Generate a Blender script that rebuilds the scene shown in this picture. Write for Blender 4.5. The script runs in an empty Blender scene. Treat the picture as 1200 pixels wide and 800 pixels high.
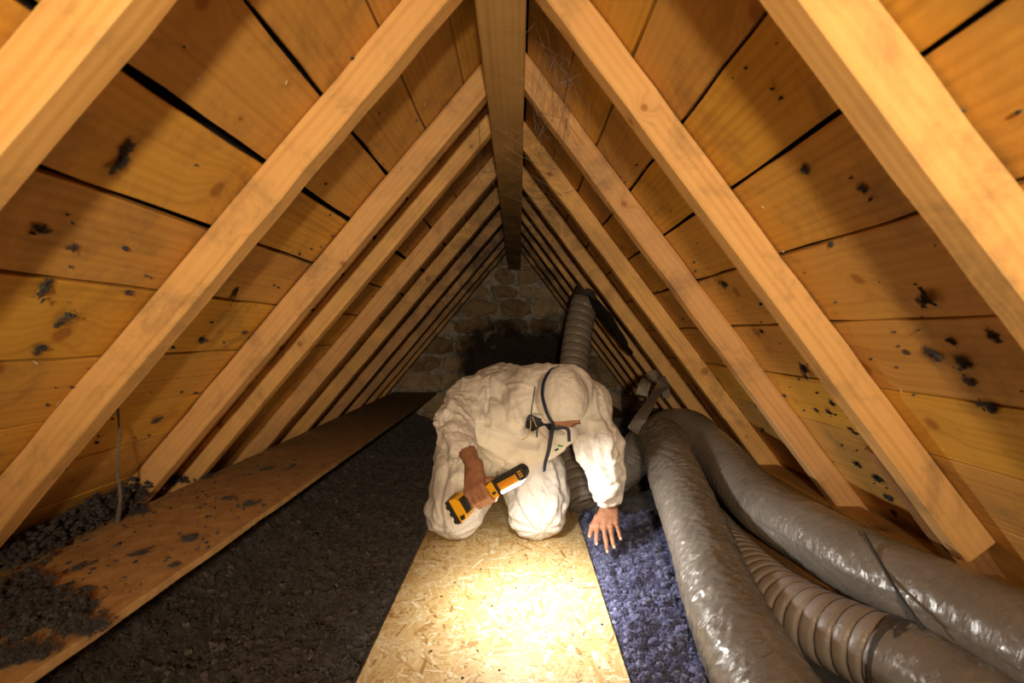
import bpy, math, random
import numpy as np
from mathutils import Vector, Matrix

sc = bpy.context.scene
random.seed(7)
RNG = np.random.default_rng(7)
CAM_Z = 0.8
F = 600.0                                   # focal length in pixels of the 1200-wide frame


def at(px, py, d):
    """world point seen at pixel (px, py) of the photograph at distance d along the attic"""
    return Vector(((px - 608) * d / F, d, CAM_Z - (py - 393) * d / F))


# ------------------------------------------------------------------ camera
cd = bpy.data.cameras.new('camera')
cam = bpy.data.objects.new('camera', cd)
sc.collection.objects.link(cam)
cam.location = (0, 0, CAM_Z)
cam.rotation_euler = (math.pi / 2, 0, 0)
cd.sensor_width = 36
cd.lens = 18
cd.shift_x = -8 / 1200
cd.shift_y = -7 / 1200
cd.clip_start = 0.02
cd.dof.use_dof = True
cd.dof.focus_distance = 1.95
cd.dof.aperture_fstop = 3.6
sc.camera = cam

# ------------------------------------------------------------------ world, lights, exposure
w = bpy.data.worlds.new('world')
sc.world = w
w.use_nodes = True
w.node_tree.nodes['Background'].inputs[0].default_value = (1.0, 0.78, 0.55, 1)
w.node_tree.nodes['Background'].inputs[1].default_value = 0.03


def light(name, kind, loc, energy, color, **kw):
    l = bpy.data.lights.new(name, kind)
    l.energy = energy
    l.color = color
    for k, v in kw.items():
        setattr(l, k, v)
    o = bpy.data.objects.new(name, l)
    sc.collection.objects.link(o)
    o.location = loc
    return o


# the photographer's work light, behind and a little above the camera
wl = light('work_light', 'SPOT', (0.03, -0.72, 0.92), 142, (1.0, 0.75, 0.47), shadow_soft_size=0.045, spot_size=math.radians(96), spot_blend=1.0)
wl.rotation_euler = (math.radians(88), 0, 0)

sc.view_settings.view_transform = 'Standard'
sc.view_settings.look = 'None'
sc.view_settings.gamma = 1
sc.view_settings.use_curve_mapping = False
sc.view_settings.exposure = 0.0


# ------------------------------------------------------------------ small node toolkit
class NT:
    def __init__(self, name):
        self.m = bpy.data.materials.new(name)
        self.m.use_nodes = True
        self.t = self.m.node_tree
        self.b = self.t.nodes['Principled BSDF']

    def n(self, kind, **kw):
        nd = self.t.nodes.new(kind)
        for k, v in kw.items():
            if k.startswith('i_'):
                key = k[2:]
                key = int(key) if key.isdigit() else key.replace('_', ' ')
                if hasattr(v, 'bl_rna') and isinstance(v, bpy.types.NodeSocket):
                    self.t.links.new(v, nd.inputs[key])
                else:
                    nd.inputs[key].default_value = v
            else:
                setattr(nd, k, v)
        return nd

    def link(self, a, b):
        self.t.links.new(a, b)

    def coords(self, scale=(1, 1, 1), rnd=True, kind='Object'):
        c = self.n('ShaderNodeTexCoord').outputs[kind]
        if rnd:
            r = self.n('ShaderNodeObjectInfo').outputs['Random']
            mu = self.n('ShaderNodeMath', operation='MULTIPLY', i_0=r, i_1=37.0).outputs[0]
            c = self.n('ShaderNodeVectorMath', operation='ADD', i_0=c, i_1=mu).outputs[0]
        return self.n('ShaderNodeMapping', i_Vector=c, i_Scale=scale).outputs[0]

    def noise(self, vec, scale, detail=4, rough=.55, dist=0.0):
        return self.n('ShaderNodeTexNoise', i_Vector=vec, i_Scale=scale, i_Detail=detail, i_Roughness=rough, i_Distortion=dist).outputs['Fac']

    def ramp(self, fac, stops):
        r = self.n('ShaderNodeValToRGB', i_Fac=fac)
        e = r.color_ramp.elements
        while len(e) < len(stops):
            e.new(0.5)
        for el, (p, c) in zip(e, stops):
            el.position = p
            el.color = (*c, 1) if len(c) == 3 else c
        return r.outputs['Color']

    def mix(self, fac, a, b, mode='MIX'):
        nd = self.n('ShaderNodeMix', data_type='RGBA', blend_type=mode)
        for s, v in ((nd.inputs[0], fac), (nd.inputs[6], a), (nd.inputs[7], b)):
            if isinstance(v, bpy.types.NodeSocket):
                self.link(v, s)
            else:
                s.default_value = v if not isinstance(v, tuple) else (*v, 1)[:4]
        return nd.outputs[2]

    def math(self, op, a, b=0.0, c=None, clamp=False):
        nd = self.n('ShaderNodeMath', operation=op, use_clamp=clamp, i_0=a, i_1=b)
        if c is not None:
            if isinstance(c, bpy.types.NodeSocket):
                self.link(c, nd.inputs[2])
            else:
                nd.inputs[2].default_value = c
        return nd.outputs[0]

    def bump(self, h, strength=.5, dist=.005):
        self.link(self.n('ShaderNodeBump', i_Height=h, i_Strength=strength, i_Distance=dist).outputs[0], self.b.inputs['Normal'])

    def set(self, color=None, rough=None, metal=None, spec=None):
        for key, v in (('Base Color', color), ('Roughness', rough), ('Metallic', metal), ('Specular IOR Level', spec)):
            if v is None:
                continue
            if isinstance(v, bpy.types.NodeSocket):
                self.link(v, self.b.inputs[key])
            else:
                self.b.inputs[key].default_value = (*v, 1) if isinstance(v, tuple) else v
        return self.m


def wood(name, pale, mid, dark, knot_scale=3.2, grime=0.35, var=0.25, rough=.6):
    """softwood: grain along the piece's local x axis, oval knots, dirt blotches"""
    t = NT(name)
    base = t.coords((1, 1, 1))
    sep = t.n('ShaderNodeSeparateXYZ', i_Vector=base)
    yz = t.math('ADD', sep.outputs[1], sep.outputs[2])
    v2 = t.n('ShaderNodeCombineXYZ', i_X=sep.outputs[0], i_Y=yz).outputs[0]
    wb = t.n('ShaderNodeVectorMath', operation='SCALE', i_0=t.n('ShaderNodeTexNoise', i_Vector=base, i_Scale=14.0, i_Detail=3.0).outputs['Color'], i_Scale=.022).outputs[0]
    v2 = t.n('ShaderNodeVectorMath', operation='ADD', i_0=v2, i_1=wb).outputs[0]
    vt = t.n('ShaderNodeTexVoronoi', voronoi_dimensions='2D', i_Vector=v2, i_Scale=knot_scale, i_Randomness=1.0)
    ksz = t.n('ShaderNodeSeparateColor', i_Color=vt.outputs['Color']).outputs[0]
    vor = t.math('DIVIDE', vt.outputs['Distance'], t.math('MULTIPLY_ADD', ksz, .9, .25))
    knot = t.n('ShaderNodeMapRange', interpolation_type='SMOOTHSTEP', i_Value=vor, i_1=.060, i_2=.026, i_3=0.0, i_4=1.0).outputs[0]
    halo = t.n('ShaderNodeMapRange', interpolation_type='SMOOTHSTEP', i_Value=vor, i_1=.22, i_2=.03, i_3=0.0, i_4=1.0).outputs[0]
    yk = t.math('MULTIPLY_ADD', halo, .03, yz)
    gv = t.n('ShaderNodeCombineXYZ', i_X=t.math('MULTIPLY', sep.outputs[0], .9), i_Y=t.math('MULTIPLY', yk, 30.0), i_Z=t.math('MULTIPLY', sep.outputs[2], 3.0)).outputs[0]
    g1 = t.noise(gv, 1.0, 5, .6, .6)
    lines = t.n('ShaderNodeTexWave', wave_type='BANDS', bands_direction='Y', i_Vector=gv, i_Scale=.55, i_Distortion=5.0, i_Detail=3.0, i_Detail_Scale=1.2).outputs['Fac']
    f = t.math('MULTIPLY_ADD', lines, .16, t.math('MULTIPLY', g1, .85))
    col = t.ramp(f, [(.25, dark), (.48, mid), (.8, pale)])
    big = t.noise(base, 2.2, 3, .5)
    col = t.mix(t.math('MULTIPLY', big, .5), col, mid)
    rnd = t.n('ShaderNodeObjectInfo').outputs['Random']
    hsv = t.n('ShaderNodeHueSaturation', i_Hue=t.math('MULTIPLY_ADD', rnd, .008, .497), i_Saturation=t.math('MULTIPLY_ADD', rnd, .07, .965),
              i_Value=t.math('MULTIPLY_ADD', rnd, var, 1 - var * .5), i_Color=col).outputs[0]
    kcol = (dark[0] * .62, dark[1] * .45, dark[2] * .35)
    col = t.mix(t.math('MULTIPLY', halo, .22), hsv, tuple(c * .8 for c in dark))
    col = t.mix(t.math('MULTIPLY', knot, .75), col, kcol)
    wv = t.n('ShaderNodeNewGeometry').outputs['Position']
    gr = t.noise(t.n('ShaderNodeMapping', i_Vector=wv, i_Scale=(1, 1, 1)).outputs[0], 5.5, 6, .7, .4)
    grm = t.n('ShaderNodeMapRange', i_Value=gr, i_1=.49, i_2=.70, i_3=0.0, i_4=grime).outputs[0]
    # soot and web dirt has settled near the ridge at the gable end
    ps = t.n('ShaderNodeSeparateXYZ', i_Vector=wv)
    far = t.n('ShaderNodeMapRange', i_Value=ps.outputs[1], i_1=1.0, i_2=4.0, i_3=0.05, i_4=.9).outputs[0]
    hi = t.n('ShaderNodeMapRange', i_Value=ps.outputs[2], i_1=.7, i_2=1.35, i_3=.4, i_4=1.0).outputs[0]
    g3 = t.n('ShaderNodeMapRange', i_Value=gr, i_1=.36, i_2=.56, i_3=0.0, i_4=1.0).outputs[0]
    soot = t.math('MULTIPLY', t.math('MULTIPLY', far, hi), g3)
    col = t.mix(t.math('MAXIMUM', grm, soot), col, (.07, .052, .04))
    hgt = t.math('ADD', t.math('MULTIPLY', f, .6), t.math('MULTIPLY', gr, .6))
    if name.startswith('ridge'):                     # saw marks run across the rough-cut beam
        saw = t.noise(t.n('ShaderNodeMapping', i_Vector=base, i_Scale=(55, 2, 2)).outputs[0], 1.0, 3, .6)
        hgt = t.math('MULTIPLY_ADD', saw, .9, hgt)
        col = t.mix(t.math('MULTIPLY', saw, .35), col, dark)
    t.bump(hgt, .35, .004)
    return t.set(col, rough, 0, .3)


M = {}
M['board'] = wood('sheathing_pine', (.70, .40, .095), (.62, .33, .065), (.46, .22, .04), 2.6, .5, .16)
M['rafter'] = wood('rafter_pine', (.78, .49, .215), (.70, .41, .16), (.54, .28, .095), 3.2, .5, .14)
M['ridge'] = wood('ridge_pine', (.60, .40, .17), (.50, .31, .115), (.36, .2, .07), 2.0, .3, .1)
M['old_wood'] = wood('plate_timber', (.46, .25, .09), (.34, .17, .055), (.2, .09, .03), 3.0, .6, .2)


def simple(name, col, rough=.6, metal=0.0, spec=.4, bump=None, var=0.0):
    t = NT(name)
    c = col
    if var:
        n = t.noise(t.coords((1, 1, 1)), bump[0] if bump else 30, 4)
        c = t.mix(n, tuple(x * (1 - var) for x in col), tuple(min(1, x * (1 + var)) for x in col))
    if bump:
        t.bump(t.noise(t.coords((1, 1, 1)), bump[0], 5, .6), bump[1], bump[2])
    return t.set(c, rough, metal, spec)


M['felt'] = simple('roof_felt', (.012, .010, .009), .95)
M['subfloor'] = simple('subfloor_dark', (.03, .024, .02), .95, bump=(40, .6, .01), var=.4)

# OSB: glued base colour, flakes carry a random shade in an attribute
t = NT('osb_base')
n1 = t.noise(t.coords((1, 1, 1), False), 60, 4)
M['osb_base'] = t.set(t.ramp(n1, [(.3, (.42, .27, .10)), (.7, (.66, .47, .21))]), .6, 0, .3)
t = NT('osb_edge')
n1 = t.noise(t.coords((6, 6, 160), False), 1, 3)
M['osb_edge'] = t.set(t.ramp(n1, [(.35, (.25, .14, .05)), (.7, (.6, .42, .2))]), .8)
t = NT('osb_flake')
a = t.n('ShaderNodeAttribute', attribute_name='shade').outputs['Fac']
col = t.ramp(a, [(0, (.36, .19, .06)), (.12, (.54, .34, .12)), (.45, (.66, .47, .20)), (.8, (.76, .60, .33)), (1, (.86, .76, .52))])
n1 = t.noise(t.coords((1, 1, 1), False), 160, 3)
col = t.mix(t.math('MULTIPLY', n1, .3), col, (.42, .26, .09))
t.bump(n1, .3, .002)
M['osb_flake'] = t.set(col, .55, 0, .35)

t = NT('chipboard')
pc = t.coords((1, 1, 1), False)
n1 = t.noise(pc, 26, 6, .7, .5)
n2 = t.noise(pc, 5, 5, .65, .3)
col = t.ramp(n1, [(.3, (.36, .21, .085)), (.55, (.52, .33, .15)), (.75, (.62, .43, .22))])
d2 = t.n('ShaderNodeMapRange', i_Value=n2, i_1=.5, i_2=.8, i_3=0.0, i_4=.45).outputs[0]
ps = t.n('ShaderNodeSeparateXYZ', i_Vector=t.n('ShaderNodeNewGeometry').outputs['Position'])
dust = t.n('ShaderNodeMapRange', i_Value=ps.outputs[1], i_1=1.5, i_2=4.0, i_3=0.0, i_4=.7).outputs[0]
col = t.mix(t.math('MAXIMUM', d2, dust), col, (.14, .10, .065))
t.bump(n1, .4, .003)
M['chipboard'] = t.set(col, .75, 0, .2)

# stone gable
t = NT('gable_stone')
pc = t.coords((1, 1, 1), True)
rnd = t.n('ShaderNodeObjectInfo').outputs['Random']
n1 = t.noise(pc, 14, 6, .65, .4)
col = t.ramp(t.math('MULTIPLY_ADD', rnd, .35, t.math('MULTIPLY', n1, .75)), [(.25, (.15, .10, .055)), (.55, (.38, .28, .175)), (.85, (.60, .50, .36))])
gp = t.n('ShaderNodeNewGeometry').outputs['Position']


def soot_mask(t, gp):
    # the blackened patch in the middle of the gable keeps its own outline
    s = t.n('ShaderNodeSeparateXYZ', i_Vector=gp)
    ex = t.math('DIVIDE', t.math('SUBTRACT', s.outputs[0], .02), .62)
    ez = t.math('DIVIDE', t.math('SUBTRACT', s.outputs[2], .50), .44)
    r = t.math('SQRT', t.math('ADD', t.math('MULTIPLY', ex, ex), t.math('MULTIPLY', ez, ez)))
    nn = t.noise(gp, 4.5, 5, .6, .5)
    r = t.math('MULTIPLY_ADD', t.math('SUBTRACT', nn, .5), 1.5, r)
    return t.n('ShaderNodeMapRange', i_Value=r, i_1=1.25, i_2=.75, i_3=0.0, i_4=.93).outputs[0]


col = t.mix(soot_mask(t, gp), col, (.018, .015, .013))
t.bump(n1, .8, .01)
M['stone'] = t.set(col, .9, 0, .2)
t = NT('gable_mortar')
gp = t.n('ShaderNodeNewGeometry').outputs['Position']
n1 = t.noise(gp, 20, 6, .7)
col = t.ramp(n1, [(.35, (.16, .14, .115)), (.6, (.52, .50, .46))])
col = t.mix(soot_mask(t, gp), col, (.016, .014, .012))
t.bump(n1, .8, .012)
M['mortar'] = t.set(col, .95, 0, .1)


def fluffmat(name, stops):
    t = NT(name)
    a = t.n('ShaderNodeAttribute', attribute_name='shade').outputs['Fac']
    pc = t.n('ShaderNodeNewGeometry').outputs['Position']
    n1 = t.noise(pc, 130, 5, .75)
    f = t.math('ADD', t.math('MULTIPLY', a, .6), t.math('MULTIPLY', n1, .5))
    t.bump(n1, .8, .006)
    t.b.inputs['Sheen Weight'].default_value = .25
    return t.set(t.ramp(f, stops), .95, 0, .1)


M['fluff_dim'] = fluffmat('insulation_dim_lit', [(.25, (.010, .008, .007)), (.5, (.042, .033, .029)), (.75, (.11, .092, .084)), (1, (.32, .29, .27))])  # dim warm light put into the fibre's colour as brown
M['fluff_blue'] = fluffmat('insulation_blue', [(.25, (.012, .013, .035)), (.5, (.07, .075, .17)), (.75, (.19, .20, .38)), (1, (.5, .52, .72))])
M['tuft'] = fluffmat('tuft_grey', [(.2, (.022, .020, .022)), (.6, (.06, .052, .055)), (1, (.16, .14, .14))])
M['web'] = fluffmat('cobweb_grey', [(.2, (.10, .08, .06)), (.6, (.22, .18, .14)), (1, (.4, .34, .28))])
M['fleck'] = simple('pale_fleck', (.7, .66, .6), .8)
M['splinter'] = simple('wood_splinter', (.62, .42, .2), .8)

# suit fabric
t = NT('coverall_fabric')
pc = t.coords((1, 1, 1), False)
cr = t.n('ShaderNodeTexVoronoi', feature='DISTANCE_TO_EDGE', i_Vector=t.n('ShaderNodeVectorMath', operation='ADD', i_0=pc,
         i_1=t.n('ShaderNodeVectorMath', operation='SCALE', i_0=t.n('ShaderNodeTexNoise', i_Vector=pc, i_Scale=9.0, i_Detail=3.0).outputs['Color'], i_Scale=.12).outputs[0]).outputs[0], i_Scale=17.0).outputs[0]
n1 = t.noise(pc, 34, 5, .6, 1.2)
n2 = t.noise(pc, 260, 3, .6)
h = t.math('ADD', t.math('MULTIPLY', cr, 1.1), t.math('ADD', t.math('MULTIPLY', n1, .7), t.math('MULTIPLY', n2, .04)))
t.bump(h, .55, .012)
dirt = t.noise(pc, 7, 5, .65)
col = t.mix(t.n('ShaderNodeMapRange', i_Value=dirt, i_1=.55, i_2=.8, i_3=0.0, i_4=.22).outputs[0], (.78, .75, .72), (.55, .48, .40))
t.b.inputs['Sheen Weight'].default_value = .1
M['suit'] = t.set(col, .62, 0, .3)

t = NT('skin')
pc = t.coords((1, 1, 1), False)
n1 = t.noise(pc, 45, 5, .6)
n2 = t.noise(pc, 210, 3, .6)
col = t.ramp(n1, [(.3, (.30, .13, .07)), (.7, (.44, .22, .13))])
t.bump(t.math('ADD', n1, t.math('MULTIPLY', n2, .35)), .45, .003)
t.b.inputs['Subsurface Weight'].default_value = .08
t.b.inputs['Subsurface Radius'].default_value = (.01, .004, .002)
M['skin'] = t.set(col, .5, 0, .4)
M['nail'] = simple('nail', (.72, .45, .36), .35)
M['hair'] = simple('brow_hair', (.12, .08, .05), .8)
M['eye_white'] = simple('eye_white', (.75, .72, .68), .3)
M['eye_iris'] = simple('eye_iris', (.10, .07, .04), .3)
M['lip'] = simple('lip', (.45, .17, .13), .5)
M['shirt'] = simple('shirt_black', (.016, .015, .017), .85, bump=(60, .5, .004))
M['navy'] = simple('navy_elastic', (.022, .028, .065), .7, bump=(300, .4, .001))
M['cord'] = simple('tan_cord', (.55, .42, .25), .7)
M['mask'] = simple('mask_shell', (.70, .69, .66), .75, bump=(120, .3, .002))
M['valve'] = simple('mask_valve', (.42, .42, .40), .5)
M['green'] = simple('label_green', (.10, .33, .16), .6)
M['ink'] = simple('label_ink', (.03, .03, .03), .6)
M['label_white'] = simple('label_white', (.72, .72, .66), .6)
M['yellow'] = simple('tool_yellow', (.86, .44, .012), .42, spec=.5, bump=(300, .15, .0006))
M['orange'] = simple('tool_amber', (.80, .36, .02), .4, spec=.5)
M['black'] = simple('tool_black', (.022, .021, .02), .55, spec=.4, bump=(400, .2, .0006))
t = NT('lamp_diffuser')
t.b.inputs['Emission Color'].default_value = (1.0, .98, .94, 1)
t.b.inputs['Emission Strength'].default_value = 14
M['diffuser'] = t.set((.9, .9, .9), .4)


def ductmat(name, a, b, rough, bs, dist, spec=.5, stretch=1.0, sc_=26):
    t = NT(name)
    uv = t.n('ShaderNodeUVMap').outputs[0]
    v = t.n('ShaderNodeMapping', i_Vector=uv, i_Scale=(stretch, 1, 1)).outputs[0]
    pc = t.coords((1, 1, 1), False)
    n1 = t.noise(v, sc_, 5, .62, 1.6)
    n2 = t.noise(pc, 6, 5, .6)
    rid = t.math('ABSOLUTE', t.math('SUBTRACT', n1, .5))
    t.bump(t.math('SUBTRACT', n1, t.math('MULTIPLY', rid, 1.6)), bs, dist)
    return t.set(t.ramp(n2, [(.3, a), (.7, b)]), rough, 0, spec)


M['film'] = ductmat('duct_film', (.13, .112, .095), (.20, .178, .155), .22, .55, .006, .7, 3.2, 13)
M['ribbed'] = ductmat('duct_ribbed', (.20, .165, .145), (.29, .25, .22), .38, .35, .004, .5, 1.0, 30)
M['tape'] = simple('dark_tape', (.05, .045, .04), .5, bump=(70, .6, .004))
M['strap_film'] = simple('film_strap', (.10, .087, .072), .35, bump=(60, .8, .006), spec=.6)


# ------------------------------------------------------------------ object helpers
def obj(name, verts, faces, mat, parent=None, smooth=False, shade=None, uv=None):
    me = bpy.data.meshes.new(name)
    verts = np.asarray(verts, dtype=np.float32).reshape(-1, 3)
    if isinstance(faces, np.ndarray):
        nf, k = faces.shape
        me.vertices.add(len(verts))
        me.vertices.foreach_set('co', verts.ravel())
        me.loops.add(nf * k)
        me.loops.foreach_set('vertex_index', faces.ravel().astype(np.int32))
        me.polygons.add(nf)
        me.polygons.foreach_set('loop_start', np.arange(0, nf * k, k, dtype=np.int32))
        me.update(calc_edges=True)
        me.validate()
    else:
        me.from_pydata([tuple(v) for v in verts], [], faces)
        me.update()
    if smooth:
        me.polygons.foreach_set('use_smooth', np.ones(len(me.polygons), dtype=bool))
    if shade is not None:
        at_ = me.attributes.new('shade', 'FLOAT', 'POINT')
        at_.data.foreach_set('value', np.asarray(shade, dtype=np.float32))
    if uv is not None:
        ul = me.uv_layers.new(name='UVMap')
        li = np.empty(len(me.loops), dtype=np.int32)
        me.loops.foreach_get('vertex_index', li)
        ul.data.foreach_set('uv', np.asarray(uv, dtype=np.float32)[li].ravel())
    me.materials.append(mat)
    o = bpy.data.objects.new(name, me)
    sc.collection.objects.link(o)
    if parent is not None:
        o.parent = parent
    return o


def tag(o, label=None, cat=None, group=None, kind=None):
    for k, v in (('label', label), ('category', cat), ('group', group), ('kind', kind)):
        if v:
            o[k] = v
    return o


def empty(name, loc=(0, 0, 0)):
    o = bpy.data.objects.new(name, None)
    o.empty_display_size = .05
    sc.collection.objects.link(o)
    o.location = loc
    return o


def hang(o, parent):
    """make o (given in world coordinates) a child of a thing that stands at parent.location"""
    o.parent = parent
    o.location = Vector(o.location) - Vector(parent.location)
    return o


def box_vf(x0, x1, y0, y1, z0, z1):
    v = [(x, y, z) for x in (x0, x1) for y in (y0, y1) for z in (z0, z1)]
    f = [(0, 1, 3, 2), (4, 6, 7, 5), (0, 4, 5, 1), (2, 3, 7, 6), (0, 2, 6, 4), (1, 5, 7, 3)]
    return v, f


def box(name, x0, x1, y0, y1, z0, z1, mat, parent=None):
    v, f = box_vf(x0, x1, y0, y1, z0, z1)
    return obj(name, v, f, mat, parent)


def timber(name, L, W, T, mat, parent=None, seg=14, rough=.0015, cham=.004, ragged=0.0, rs=None):
    """length along x from 0, width y 0..W, thickness z 0..T; chamfered, slightly uneven arrises"""
    rs = rs or random
    vs, fs = [], []
    nc = 8
    for i in range(seg + 1):
        x = L * i / seg
        j = lambda a: rs.uniform(-a, a)
        e0, e1 = j(rough + ragged), j(rough + ragged)
        c = [cham * rs.uniform(.5, 1.7) for _ in range(4)]
        y0, y1, z0, z1 = e0, W + e1, j(rough), T + j(rough)
        vs += [(x, y0 + c[0], z0), (x, y1 - c[1], z0), (x, y1, z0 + c[1]), (x, y1, z1 - c[2]),
               (x, y1 - c[2], z1), (x, y0 + c[3], z1), (x, y0, z1 - c[3]), (x, y0, z0 + c[0])]
        if i:
            a, b = (i - 1) * nc, i * nc
            for k in range(nc):
                fs.append((a + k, a + (k + 1) % nc, b + (k + 1) % nc, b + k))
    fs.append(tuple(range(nc))[::-1])
    fs.append(tuple(seg * nc + k for k in range(nc)))
    return obj(name, vs, [f[::-1] for f in fs], mat, parent)


def frame(o, origin, ax, ay, az):
    m = Matrix.Identity(4)
    for i, a in enumerate((ax, ay, az)):
        a = Vector(a)
        for r in range(3):
            m[r][i] = a[r]
    for r in range(3):
        m[r][3] = origin[r]
    o.matrix_world = m
    return o


def catmull(pts, n):
    P = [Vector(p) for p in pts]
    P = [P[0] * 2 - P[1]] + P + [P[-1] * 2 - P[-2]]
    out = []
    for i in range(1, len(P) - 2):
        for k in range(n):
            u = k / n
            a, b, c, d = P[i - 1:i + 3]
            out.append(.5 * ((2 * b) + (-a + c) * u + (2 * a - 5 * b + 4 * c - d) * u * u + (-a + 3 * b - 3 * c + d) * u ** 3))
    out.append(P[-2])
    return out


def sweep_vf(pts, rad, nseg, step=None, smooth_n=12, up=(0, 0, 1)):
    """tube along a smooth path; rad(s, theta) -> radius. Returns verts, faces(quads), uv"""
    c = catmull(pts, smooth_n) if smooth_n > 1 else [Vector(p) for p in pts]
    co = np.array([tuple(p) for p in c])
    seg = np.linalg.norm(np.diff(co, axis=0), axis=1)
    s = np.concatenate([[0], np.cumsum(seg)])
    if step:
        n = max(2, int(s[-1] / step))
        ss = np.linspace(0, s[-1], n + 1)
        co = np.stack([np.interp(ss, s, co[:, k]) for k in range(3)], 1)
        s = ss
    T = np.gradient(co, axis=0)
    T /= np.linalg.norm(T, axis=1)[:, None]
    nrm = np.cross(T[0], up)
    if np.linalg.norm(nrm) < 1e-3:
        nrm = np.cross(T[0], (1, 0, 0))
    nrm /= np.linalg.norm(nrm)
    N = []
    for i in range(len(co)):
        nrm = nrm - T[i] * np.dot(nrm, T[i])
        nrm /= np.linalg.norm(nrm)
        N.append(nrm.copy())
    N = np.array(N)
    B = np.cross(T, N)
    th = np.linspace(0, 2 * math.pi, nseg, endpoint=False)
    S, TH = np.meshgrid(s, th, indexing='ij')
    R = rad(S, TH, co) if callable(rad) else np.full_like(S, rad)
    V = co[:, None, :] + R[..., None] * (np.cos(TH)[..., None] * N[:, None, :] + np.sin(TH)[..., None] * B[:, None, :])
    m = len(co)
    i, j = np.meshgrid(np.arange(m - 1), np.arange(nseg), indexing='ij')
    a = i * nseg + j
    b = i * nseg + (j + 1) % nseg
    Fq = np.stack([a, b, b + nseg, a + nseg], -1).reshape(-1, 4)
    uv = np.stack([S, TH / (2 * math.pi) * .6], -1).reshape(-1, 2)
    return V.reshape(-1, 3), Fq, uv


def tube(name, pts, r, mat, parent=None, nseg=8, smooth_n=6):
    v, f, uv = sweep_vf(pts, r, nseg, None, smooth_n)
    m = len(v) // nseg
    fl = [tuple(int(k) for k in q) for q in f] + [tuple(range(nseg)), tuple(range((m - 1) * nseg, m * nseg))[::-1]]
    return obj(name, v, fl, mat, parent, True)


def strip(name, pts, width_dirs, width, thick, mat, parent=None, n=8):
    """flat band with thickness along a path; width_dirs = one vector per point"""
    c = catmull(pts, n)
    wd = catmull(width_dirs, n)
    vs, fs = [], []
    for i, p in enumerate(c):
        tan = (c[min(i + 1, len(c) - 1)] - c[max(i - 1, 0)]).normalized()
        wv = (wd[i] - tan * wd[i].dot(tan)).normalized() * width * .5
        nv = tan.cross(wv).normalized() * thick * .5
        vs += [p - wv - nv, p + wv - nv, p + wv + nv, p - wv + nv]
        if i:
            a = (i - 1) * 4
            for k in range(4):
                fs.append((a + k, a + (k + 1) % 4, a + 4 + (k + 1) % 4, a + 4 + k))
    e = (len(c) - 1) * 4
    fs += [(3, 2, 1, 0), (e, e + 1, e + 2, e + 3)]
    return obj(name, vs, fs, mat, parent, False)


# numpy gradient noise -----------------------------------------------------
_perm = RNG.permutation(256)
_perm = np.concatenate([_perm, _perm, _perm])
_grad = RNG.normal(size=(256, 3))
_grad /= np.linalg.norm(_grad, axis=1)[:, None]


def perlin(p):
    p = np.asarray(p, dtype=np.float64)
    i = np.floor(p).astype(int)
    f = p - i
    u = f * f * f * (f * (f * 6 - 15) + 10)
    i &= 255
    out = 0
    for dx in (0, 1):
        for dy in (0, 1):
            for dz in (0, 1):
                h = _perm[_perm[_perm[(i[..., 0] + dx) & 255] + ((i[..., 1] + dy) & 255)] + ((i[..., 2] + dz) & 255)]
                g = _grad[h]
                d = (g * (f - (dx, dy, dz))).sum(-1)
                wx = u[..., 0] if dx else 1 - u[..., 0]
                wy = u[..., 1] if dy else 1 - u[..., 1]
                wz = u[..., 2] if dz else 1 - u[..., 2]
                out = out + d * wx * wy * wz
    return out


# ================================================================== THE ROOF
LS, LC = .7638, .6454           # left slope 49.8 deg
RS, RC = .8007, .5990           # right slope 53.2 deg
PO_L, PO_R, PI_L, PI_R = .652, .554, .575, .479
Y0, Y1 = -1.3, 4.95
ceiling = empty('ceiling', (0, 2, 1.65))
tag(ceiling, kind='structure')

downL = Vector((-LC, 0, -LS))
inL = Vector((LS, 0, -LC))
downR = Vector((RC, 0, -RS))
inR = Vector((-RS, 0, -RC))


def slope_pt(side, P, s, y):
    """point on the plane at distance P from the camera axis, s metres downslope from its foot point"""
    inn, dn = (inL, downL) if side == 'L' else (inR, downR)
    return Vector((0, y, CAM_Z)) - inn * P + dn * s


def s_of(side, X, P):
    # downslope coordinate of a point of that plane whose horizontal offset is X
    return (X - P * LS) / LC if side == 'L' else (X - P * RS) / RC


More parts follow.
